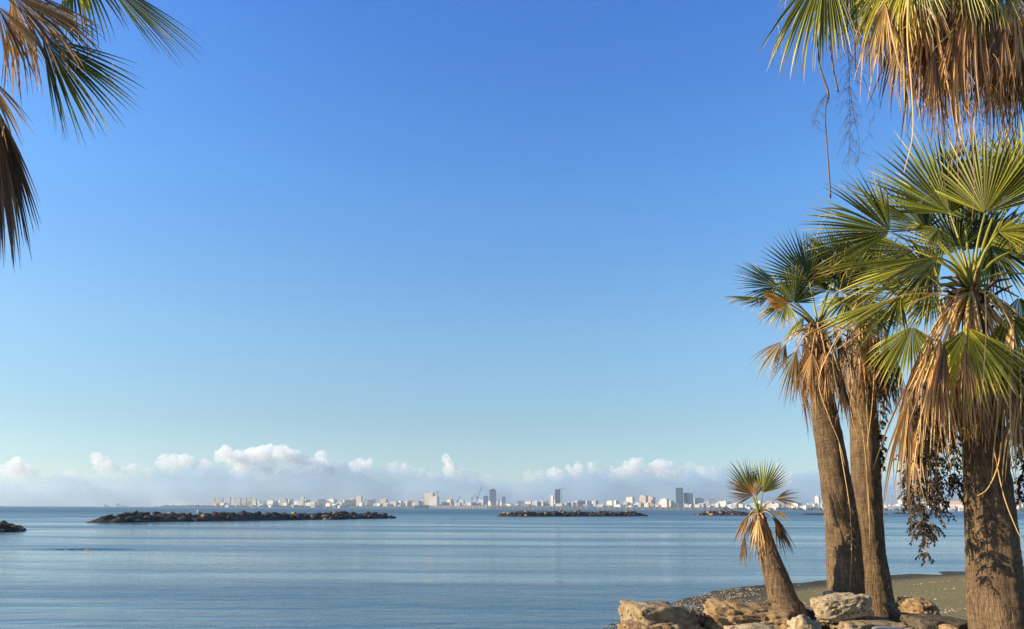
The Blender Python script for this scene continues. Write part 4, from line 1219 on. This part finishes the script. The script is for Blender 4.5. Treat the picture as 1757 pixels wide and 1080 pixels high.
# landmarks, read off the photograph
LM = [
    (518, 6, 853, 150, 'f_white', 'slim pale tower block standing alone left of centre in the skyline', 'flat'),
    (616, 9, 852, 200, 'f_white', 'square white tower block rising above low houses, between slim tower and port silo', 'flat'),
    (658, 11, 857, 150, 'f_cream', 'cream block of medium height between the square white tower and the big silo building', 'flat'),
    (737, 15, 847, 120, 'f_cream', 'large cream port silo building, tallest pale block right of the ship', 'flat'),
    (745, 14, 853, 60, 'f_white', 'lower white block stepping down right of the cream port silo', 'flat'),
    (833, 8, 852, 220, 'f_grey', 'grey flat tower left of the arched tower', 'flat'),
    (845, 12, 845, 260, 'f_grey', 'grey tower with an arched barrel roof near the leaning crane', 'barrel'),
    (864, 6, 853, 200, 'f_grey', 'small grey block right of the arched tower', 'flat'),
    (948, 5, 851, 180, 'f_white', 'narrow white block touching the dark tower beside the thin tower crane', 'flat'),
    (957, 9, 841, 220, 'f_glass', 'dark glass tower beside the thin tower crane', 'flat'),
    (1082, 12, 854, 260, 'f_white', 'white block on the rise left of the pink building', 'flat'),
    (1105, 12, 852, 200, 'f_pink', 'wide pink building, left half, between the two dark towers', 'flat'),
    (1117, 13, 854, 240, 'f_pink', 'wide pink building, right half, with stepped roof', 'flat'),
    (1141, 12, 857, 90, 'f_white', 'bright white stepped block between the pink building and the tall dark tower', 'flat'),
    (1167, 12, 838, 160, 'f_glass', 'tallest dark tower of the skyline, with a flat top', 'flat'),
    (1182, 15, 847, 170, 'f_glass', 'wide dark office block joined to the right of the tallest tower', 'flat'),
    (1222, 11, 855, 120, 'f_grey', 'grey block with white penthouse just left of the small leaning palm', 'flat'),
    (1200, 14, 856, 200, 'f_white', 'white terraced block right of the wide dark office block', 'flat'),
    (1404, 7, 853, 150, 'f_white', 'round-topped white tower seen left of the slanting palm trunk', 'dome'),
    (1532, 6, 853, 200, 'f_grey', 'domed grey water tower right of the pair of palm trunks', 'dome'),
    (1547, 7, 858, 140, 'f_white', 'white domed building right of the grey water tower', 'dome'),
    (1534, 20, 869, 30, 'f_grey', 'long grey warehouse at the waterline below the domed water tower', 'flat'),
    (1610, 17, 862, 90, 'f_cream', 'cream building with pink front left of the big right palm', 'gable'),
    (1650, 30, 866, 60, 'f_cream', 'long low tan hall with a pitched roof beside the big right palm trunk', 'gable'),
    (1744, 14, 863, 70, 'f_cream', 'cream house seen right of the big right palm trunk', 'gable'),
    (365, 6, 856, 120, 'f_white', 'first white block at the left end of the town', 'flat'),
    (376, 9, 855, 150, 'f_white', 'white curved-front block second from the left end of the town', 'flat'),
    (391, 7, 854, 150, 'f_white', 'white block third from the left end of the town', 'flat'),
    (399, 6, 855, 110, 'f_white', 'narrow white block right of the third block from the left end', 'flat'),
    (408, 9, 855, 90, 'f_white', 'broad white block in the middle of the left white row', 'flat'),
    (418, 7, 854, 120, 'f_white', 'white block right of the middle of the left white row', 'flat'),
    (427, 7, 854, 120, 'f_cream', 'cream block near the right end of the left white row', 'flat'),
    (435, 7, 856, 100, 'f_white', 'last block at the right end of the left white row', 'flat'),
    (486, 12, 857, 70, 'f_cream', 'cream block just left of the slim pale tower', 'flat'),
]
for x, w_, top, off, mt, lb, rf in LM:
    building(x, w_, top, off, mt, lb, rf, rot=(-0.45 if mt in ('f_white', 'f_cream', 'f_pink') else 0.05), rmat='concrete_grey' if mt == 'f_grey' and rf != 'flat' else ('roof_tile' if rf == 'gable' else 'roof_white'))

# filling: every remaining house of the town
rg = random.Random(202)
named = sorted(landmarks, key=lambda t: t[0])
short = {518: 'the slim pale tower', 616: 'the square white tower', 658: 'the medium cream block', 737: 'the cream port silo', 845: 'the arched grey tower',
         957: 'the dark tower with the crane', 1082: 'the white block on the rise', 1111: 'the wide pink building', 1167: 'the tallest dark tower', 1222: 'the grey penthouse block',
         1404: 'the round-topped white tower', 1532: 'the domed water tower', 1610: 'the cream and pink front', 1744: 'the cream house by the right edge', 400: 'the left white row'}
fills = []
x = 362.0
while x < 1775:
    dens = 1.0
    step = rg.uniform(4.8, 7.8)
    x += step
    back = rg.random() < 0.45
    w_ = rg.uniform(6, 14)
    base_top = {True: 858.5, False: 863}[back] + (x - 360) / 1400 * 5.5
    if x < 500: base_top += 0.5
    if 700 < x < 1060 and not back: off = rg.uniform(120, 200)
    else: off = rg.uniform(200, 420) if back else rg.uniform(25, 150)
    top = base_top + rg.uniform(-2.2, 2.8)
    mt = rg.choices(['f_white', 'f_cream', 'f_grey', 'f_pink'], [6, 3, 2.4, 0.5])[0]
    fills.append((x, w_, top, off, mt, back))
    if rg.random() < 0.18:
        fills.append((x + rg.uniform(-3, 3), rg.uniform(4, 8), 866.5 + (x - 360) / 1400 * 5.5 + rg.uniform(-1.5, 1), rg.uniform(8, 22) if not 730 < x < 1240 else rg.uniform(40, 90), rg.choice(['f_white', 'f_white', 'f_cream']), None))
fills.sort(key=lambda f: f[0])
ordn = ['first', 'second', 'third', 'fourth', 'fifth', 'sixth', 'seventh', 'eighth', 'ninth', 'tenth', 'eleventh', 'twelfth']
cn = {'f_white': 'white', 'f_cream': 'cream', 'f_grey': 'grey', 'f_pink': 'pink'}
keys = sorted(short)
count = {}
for x, w_, top, off, mt, back in fills:
    lk = max([k for k in keys if k <= x] or [keys[0]])
    kind_ = 'low waterline house' if back is None else ('house in the back row' if back else 'house in the front row')
    kk = (lk, kind_, mt); count[kk] = count.get(kk, 0) + 1
    nn = count[kk]
    o_ = ordn[nn - 1] if nn <= 12 else 'further'
    side_ = 'right of' if x >= lk else 'left of'
    rf = 'gable' if rg.random() < 0.15 else 'flat'
    building(x, w_, top, off, mt, f'{o_} {cn[mt]} {kind_} {side_} {short[lk]}', rf, rot=rg.choice([rg.uniform(-1.0, -0.4), rg.uniform(-1.0, -0.4), rg.uniform(-0.2, 0.4)]),
             rmat='roof_tile' if rf == 'gable' else 'roof_white')

# trees along the far waterfront: one mass
rg = random.Random(9)
m = MB()
x = 275.0
while x < 1770:
    x += rg.uniform(1.0, 2.6)
    off = rg.uniform(4, 30) if not 735 < x < 1240 else rg.uniform(30, 200)
    if rg.random() < 0.5: off = rg.uniform(60, 400)
    g = ground_far(x, off)
    s = rg.uniform(3, 7) * (0.8 if x < 360 else 1)
    q = farP(x, cityd(x) + off, g + s * 0.55)
    m.add([(q.x + v.x * s * 1.5, q.y + v.y * s, q.z + v.z * s * rg.uniform(0.6, 1.1)) for v in icov], icof)
tag(m.build('far_tree_belt', M['trees']), 'dark belt of trees between the houses of the far shore', 'trees', kind='stuff')

# hill ridge behind the right end of the town
m = MB(); vs, fs = [], []
cols = list(range(1500, 2200, 20))
for x in cols:
    top = 30 + 70 * sstep(1560, 1680, x) * (0.9 + 0.1 * noise.noise(V((x * 0.01, 0, 0)))) 
    for dd, h in ((4300, 5), (4700, top * 0.7), (5100, top), (5700, 0)):
        vs.append(farP(x, dd, h))
for i in range(len(cols) - 1):
    for j in range(3):
        o = i * 4 + j; fs.append((o, o + 4, o + 5, o + 1))
m.add(vs, fs)
tag(m.build('hills', M['hill'], smooth=True), 'low hazy ridge behind the right end of the town', 'hills', kind='structure')

# distant headland tip and islet ships on the left horizon
def far_ship(x0, x1, top, d, label, mat='hull', mast=None):
    a = farP(x0, d); b = farP(x1, d)
    L = (b - a).length; c = a.lerp(b, 0.5)
    h = d / F
    root = empty('ship', c); tag(root, label, 'ship')
    W = L * 0.16
    H = (hz(x0) - top) * h
    m = MB()
    m.add([(-L / 2, -W / 2, -1), (L / 2 * .86, -W / 2, -1), (L / 2 * .92, 0, -1), (L / 2 * .86, W / 2, -1), (-L / 2, W / 2, -1),
           (-L / 2, -W / 2, H * .45), (L / 2 * .9, -W / 2, H * .45), (L / 2, 0, H * .55), (L / 2 * .9, W / 2, H * .45), (-L / 2, W / 2, H * .45)],
          [(4, 3, 2, 1, 0), (5, 6, 7, 8, 9), (0, 1, 6, 5), (1, 2, 7, 6), (2, 3, 8, 7), (3, 4, 9, 8), (4, 0, 5, 9)])
    o = m.build('hull', M[mat], None); o.parent = root
    m = MB(); m.box((-L * .32, 0, H * .72), (L * .2, W * .7, H * .54)); m.box((-L * .32, 0, H * 1.02), (L * .12, W * .5, H * .12))
    o = m.build('deckhouse', M['boat_white'] if mat == 'hull' else M['steel'], None); o.parent = root
    m = MB(); m.tube([V((L * .1, 0, H * .45)), V((L * .1, 0, H * 1.1))], h * 0.15, 5); m.tube([V((-L * .3, 0, H)), V((-L * .3, 0, H * 1.35))], h * 0.12, 5)
    o = m.build('mast', M['steel'], None); o.parent = root
    return root


far_ship(178, 188, 864.5, 5200, 'tiny grey ship on the left horizon, the left one of two', 'steel')
far_ship(198, 217, 864.5, 5200, 'longer grey ship on the left horizon, the right one of two', 'steel')
far_ship(711, 737, 861, 2950, 'dark hulled ship moored left of the cream port silo')
far_ship(752, 772, 858, 3000, 'grey-blue ship with a mast moored right of the cream port silo')

# quay walls
for (xa, xb, hp, mt, lb) in [(736, 836, 6, 'concrete', 'sunlit pinkish harbour wall below the leaning crane'), (837, 1000, 6, 'concrete_grey', 'grey harbour wall between the leaning crane and the dark tower'),
                             (1001, 1240, 5, 'concrete_grey', 'long low grey quay under the two dark towers'), (600, 712, 4, 'concrete_grey', 'low dark quay left of the moored ship')]:
    a = farP(xa, cityd(xa) - 60); b = farP(xb, cityd(xb) - 60)
    a.z = b.z = 0
    H = hp * a.y / F * 0.75; ax = (b - a); L = ax.length; n_ = V((-ax.y, ax.x, 0)).normalized()
    m = MB(); k = int(L / 12)
    root = empty('harbour_wall', a.lerp(b, .5)); tag(root, lb, 'quay wall')
    yaw = math.atan2(ax.y, ax.x); c = a.lerp(b, .5)
    m.box((c.x, c.y, H / 2 - .5), (L, 8, H + 1), yaw); m.build('wall', M[mt], root)
    m = MB(); q = c + n_ * 1.5; m.box((q.x, q.y, H + .45), (L, 2, 0.9), yaw); m.build('parapet', M[mt], root)
    for i in range(1, min(24, k)):
        p_ = a.lerp(b, i / min(24, k)) - n_ * 4.4
        m = MB(); m.box((p_.x, p_.y, H * .4), (1.6, 0.8, H * .8 + 1), yaw); m.build('fender', M['dark'], root)


# cranes
def lattice(m, a, b, w, nseg, r):
    ax = b - a; t = ax.normalized(); s = t.cross(V((0, 1, 0))).normalized() if abs(t.y) < .9 else V((1, 0, 0)); u = t.cross(s)
    pr = None
    for i in range(nseg + 1):
        c = a + ax * (i / nseg); ww = w
        q = [c + s * ww + u * ww, c - s * ww + u * ww, c - s * ww - u * ww, c + s * ww - u * ww]
        if pr:
            for k in range(4):
                m.tube([pr[k], q[k]], r, 4); m.tube([pr[k], q[(k + 1) % 4]], r * .7, 4)
        pr = q


def jib_crane(x0, y0, x1, y1, d, label, w):
    b = farP(x0, d, 0); root = empty('harbour_crane', b); tag(root, label, 'crane', 'cranes over the harbour')
    h = d / F
    piv = P(x0, y0, d); tp = P(x1, y1, d)
    m = MB(); lattice(m, b + V((0, 0, 1)), piv, w * 1.3, 5, w * .35); m.build('tower', M['steel'], root)
    m = MB(); m.box((piv.x, piv.y, piv.z), (w * 7, w * 4, w * 3.4)); m.build('cab', M['steel'], root)
    m = MB(); lattice(m, piv, tp, w * .8, 12, w * .32); m.build('boom', M['steel'], root)
    m = MB(); m.tube([piv + V((-w * 4, 0, w * 7)), tp], w * .12, 4); m.tube([piv, piv + V((-w * 4, 0, w * 7))], w * .3, 4); m.build('stay_cable', M['steel'], root)


jib_crane(819, 854, 827.5, 835, 2950, 'tall dark crane with its boom raised steeply, left of the arched tower', 1.6)
jib_crane(810, 856, 816, 847, 2980, 'smaller faint crane left of the tall steep crane', 1.0)
jib_crane(785, 861, 789, 852, 2980, 'short dark harbour crane between the port silo and the steep crane', 1.2)
for (x, top, jl, jr, lb) in [(964, 837, -5, 7, 'thin tower crane beside the dark glass tower'), (751, 842, -3, 3, 'thin mast-like crane above the cream port silo')]:
    d = cityd(x) + 230; b = farP(x, d, 3); t = P(x, top, d)
    root = empty('tower_crane', b); tag(root, lb, 'crane', 'cranes over the harbour')
    m = MB(); lattice(m, b, t, 0.8, 20, 0.34); m.build('mast', M['steel'], root)
    m = MB(); lattice(m, P(x + jl, top + 2, d), P(x + jr, top + 2, d), 0.6, 10, 0.28); m.build('jib', M['steel'], root)
    m = MB(); q = P(x + jl * .8, top + 3, d); m.box((q.x, q.y, q.z), (4, 2, 3)); m.build('counterweight', M['concrete_grey'], root)

# white moored boats near the right end
def boat(x, wpx, d, label, mast=True, rz=0.0):
    L = wpx * d / F; q = farP(x, d); root = empty('boat', q); tag(root, label, 'boat', 'boats moored at the far shore')
    m = MB(); W = L * .3; H = L * .16
    m.add([(-L / 2, -W / 2 * .8, -.3), (L * .3, -W / 2 * .8, -.3), (L * .42, 0, -.3), (L * .3, W / 2 * .8, -.3), (-L / 2, W / 2 * .8, -.3),
           (-L / 2, -W / 2, H), (L * .34, -W / 2, H), (L / 2, 0, H * 1.25), (L * .34, W / 2, H), (-L / 2, W / 2, H)],
          [(4, 3, 2, 1, 0), (5, 6, 7, 8, 9), (0, 1, 6, 5), (1, 2, 7, 6), (2, 3, 8, 7), (3, 4, 9, 8), (4, 0, 5, 9)])
    o = m.build('hull', M['boat_white'], None); o.parent = root
    m = MB(); m.box((-L * .08, 0, H * 1.5), (L * .4, W * .7, H)); m.box((-L * .05, 0, H * 2.3), (L * .22, W * .6, H * .7))
    o = m.build('cabin', M['boat_white'], None); o.parent = root
    if mast:
        m = MB(); m.tube([V((0, 0, H)), V((0, 0, L * .95))], L * .014 + .08, 5); o = m.build('mast', M['steel'], None); o.parent = root


boat(1631, 15, 2380, 'big white boat between the hanging seed clusters and the big right palm')
boat(1616, 6, 2300, 'small boat with a tall dark mast left of the big white boat')
boat(915, 5, 2850, 'small white boat moored at the grey harbour wall')
boat(573, 5, 3000, 'small white boat moored between the slim tower and the square white tower', False)
boat(1316, 6, 2400, 'small white boat by the far shore right of the small leaning palm', False)

# ------------------------------------------------------------------ clouds (beyond the haze)
def mat_cloud(name, dens, col, zlo, zhi):
    """white water vapour, dense in the heads, thinning out below (heights in metres round the cloud's own centre)"""
    nt = NT(name)
    o = nt.obj()
    z = nt.n('SeparateXYZ', i_0=o).outputs[2]
    nz = nt.noise(o, 0.007, 4, 0.6)
    zz = nt.math('ADD', z, nt.math('MULTIPLY', nt.math('SUBTRACT', nz, 0.5), 380.0))
    al = nt.n('MapRange', i_Value=zz, i_1=zlo, i_2=zhi, i_3=0.015, i_4=1.0).outputs[0]
    v = nt.n('VolumePrincipled')
    v.inputs['Color'].default_value = (*col, 1)
    wz = nt.ramp(nt.noise(o, 0.016, 6, 0.65), [(0.38, (0.03,) * 3), (0.60, (1,) * 3)])
    nt.link(nt.math('MULTIPLY', nt.math('MULTIPLY', al, dens), wz), v.inputs['Density'])
    nt.link(v.outputs[0], nt.out.inputs['Volume'])
    return nt.mat


def mat_vapour(name, dens, col):
    nt = NT(name)
    v = nt.n('VolumePrincipled')
    v.inputs['Color'].default_value = (*col, 1); v.inputs['Density'].default_value = dens
    nt.link(v.outputs[0], nt.out.inputs['Volume'])
    return nt.mat


MC = mat_cloud('cloud_vapour', 0.011, (1, 0.985, 0.96), -230, 130)
MC2 = mat_cloud('thin_cloud_vapour', 0.006, (1, 0.99, 0.97), -170, 120)
MBK = mat_vapour('cloud_bank_vapour', 0.0012, (0.44, 0.60, 0.74))  # blue-grey of the distant air tinted into the vapour's own colour
CD = 14000.0
tex = bpy.data.textures.new('cloud_lumps', 'CLOUDS'); tex.noise_scale = 100; tex.noise_depth = 4
tex2 = bpy.data.textures.new('cloud_lumps_small', 'CLOUDS'); tex2.noise_scale = 42; tex2.noise_depth = 3


bm = bmesh.new(); bmesh.ops.create_icosphere(bm, subdivisions=3, radius=1.0)
ico3v = [v.co.copy() for v in bm.verts]; ico3f = [tuple(v.index for v in f.verts) for f in bm.faces]; bm.free()


def cloud(blobs, label, seed, mat=MC, d=CD, flat=1.0, voxel=19, disp=95, name='cloud'):
    rg = random.Random(seed)
    c = P(sum(b[0] for b in blobs) / len(blobs), sum(b[1] for b in blobs) / len(blobs), d)
    cv, cf = [], []
    sc = d / F
    if mat is not MBK:
        blobs = [(x, y, r * 1.28) for x, y, r in blobs] + [(x + rg.uniform(-4, 4), y + r * 1.1, r * 1.35) for x, y, r in blobs]
    for (x, y, r) in blobs:
        q = P(x, y, d + rg.uniform(-2, 2) * r * sc)
        n_ = 8 if mat is not MBK else 2
        for k_ in range(n_):
            rr = r * sc * (1 if k_ == 0 else rg.uniform(.28, .6))
            off = V((0, 0, 0)) if k_ == 0 else V((rg.uniform(-1, 1), rg.uniform(-1, 1), rg.uniform(-.5, .9))) * r * sc * .8
            mtx = Matrix.Translation(q - c + off) @ Matrix.Diagonal((rr, rr, rr * 0.8 * flat, 1))
            o_ = len(cv); cv += [tuple(mtx @ v) for v in ico3v]; cf += [tuple(i + o_ for i in f) for f in ico3f]
    me = bpy.data.meshes.new(name); me.from_pydata(cv, [], cf)
    me.materials.append(mat)
    o = bpy.data.objects.new(name, me); COL.objects.link(o); o.location = c
    r_ = o.modifiers.new('remesh', 'REMESH'); r_.mode = 'VOXEL'; r_.voxel_size = voxel
    for tx, st in ((tex, disp), (tex2, disp * .45)):
        dm = o.modifiers.new('lumps', 'DISPLACE'); dm.texture = tx; dm.strength = st; dm.mid_level = 0.5; dm.texture_coords = 'GLOBAL'
    r_ = o.modifiers.new('remesh2', 'REMESH'); r_.mode = 'VOXEL'; r_.voxel_size = voxel * 1.05
    tag(o, label, 'cloud', 'white clouds low over the horizon')
    return o


cloud([(10, 806, 8), (22, 800, 10), (28, 792, 8), (38, 806, 9), (52, 811, 7), (64, 814, 5)], 'small white cloud at the left edge', 1)
cloud([(163, 784, 7), (172, 792, 9), (183, 801, 9), (197, 805, 7)], 'white cloud slanting down to the right above the two horizon ships', 2)
cloud([(216, 806, 5), (226, 803, 6), (238, 808, 4)], 'small puff right of the slanting white cloud', 3)
cloud([(278, 788, 7), (290, 794, 9), (304, 790, 10), (318, 787, 8), (328, 786, 5), (300, 800, 7)], 'white cloud with flat base left of the largest cloud', 4)
cloud([(376, 779, 7), (388, 776, 9), (400, 782, 9), (418, 782, 9), (432, 777, 10), (446, 775, 9), (462, 772, 9), (480, 774, 9), (492, 776, 8), (505, 784, 11), (520, 792, 11),
       (540, 796, 11), (552, 782, 9), (556, 798, 10), (500, 806, 9), (486, 812, 8), (520, 808, 10), (440, 790, 12), (462, 798, 12)], 'largest heaped white cloud above the left part of the town', 5)
cloud([(606, 799, 7), (618, 795, 8), (628, 797, 7), (636, 792, 5)], 'small white cloud right of the largest cloud', 6)
cloud([(662, 803, 5), (676, 801, 7), (692, 803, 7), (706, 806, 6), (718, 810, 6)], 'thin low cloud right of the port silo side of the largest cloud', 7, MC2)
cloud([(764, 785, 5), (768, 793, 6), (774, 801, 8), (770, 810, 8), (752, 815, 5)], 'narrow upright wisp of cloud above the port silo', 8)
cloud([(945, 809, 6), (956, 812, 8), (966, 814, 5)], 'small puff above the dark tower with the crane', 9)
cloud([(974, 800, 4), (980, 808, 6), (990, 812, 6), (994, 800, 6)], 'v-shaped puff right of the dark tower with the crane', 10)
cloud([(1014, 797, 5), (1017, 803, 6), (1028, 816, 6), (1044, 818, 7), (1058, 812, 10), (1074, 810, 11), (1088, 806, 10)], 'pale broad cloud left of the tallest tower', 11, MC2)
cloud([(1074, 796, 6), (1086, 793, 7), (1096, 792, 6)], 'bright puff on top of the pale broad cloud', 12)
cloud([(1118, 800, 6), (1130, 798, 9), (1142, 802, 9), (1148, 814, 9), (1136, 810, 8)], 'white cloud above the pink building', 13)
cloud([(1183, 797, 5), (1192, 799, 4)], 'tiny puff right of the tallest dark tower', 14, MC2)
cloud([(1345, 822, 10), (1330, 818, 7)], 'faint puff behind the small leaning palm', 15, MC2)
cloud([(575, 800, 9), (590, 806, 8), (560, 812, 11), (530, 818, 12), (495, 822, 12), (455, 812, 12), (415, 798, 11)], 'faint lower body under the right part of the largest cloud', 31, MC2)
cloud([(728, 812, 7), (742, 816, 7), (792, 812, 8), (812, 818, 9), (835, 822, 8)], 'faint low cloud either side of the upright wisp', 32, MC2)
cloud([(905, 816, 8), (925, 814, 8), (1000, 818, 9), (1105, 816, 9), (1165, 812, 9), (1205, 806, 8), (1225, 812, 8)], 'faint ragged cloud stretching past the tallest dark tower', 33, MC2)
cloud([(92, 818, 7), (118, 814, 8), (250, 814, 8), (338, 800, 8), (352, 794, 7)], 'faint ragged cloud between the white clouds at the left', 34, MC2)
# bluish bank of distant cloud the white heads rise from
rg = random.Random(5)
bl = []
x = -60
while x < 1900:
    t = 790 + 12 * abs(noise.noise(V((x * 0.006, 1.7, 0)))) * 2 + (12 if x < 260 else 0) + (10 if 800 < x < 920 else 0) + (8 if x > 1300 else 0)
    if 330 < x < 620: t -= 8
    bl.append((x, t + 26, 22)); bl.append((x + 6, t + 58, 30)); x += rg.uniform(16, 30)
o = cloud(bl, 'long blue-grey bank of cloud behind the white puffs', 21, MBK, 19000, 1.0, 130, 260, 'cloud_bank')
o['group'] = 'cloud bank'

# ------------------------------------------------------------------ haze
mh = NT('haze_air')
pv = mh.n('VolumePrincipled')
pv.inputs['Color'].default_value = (0.78, 0.89, 0.95, 1)
pv.inputs['Density'].default_value = 0.9e-4
pv.inputs['Anisotropy'].default_value = 0.3
mh.link(pv.outputs[0], mh.out.inputs['Volume'])
m = MB(); m.box((0, 0, 80), (2 * SEA_R + 400, 2 * SEA_R + 400, 170))
tag(m.build('haze', mh.mat), 'pale sea haze over the water and the town', 'haze', kind='stuff')
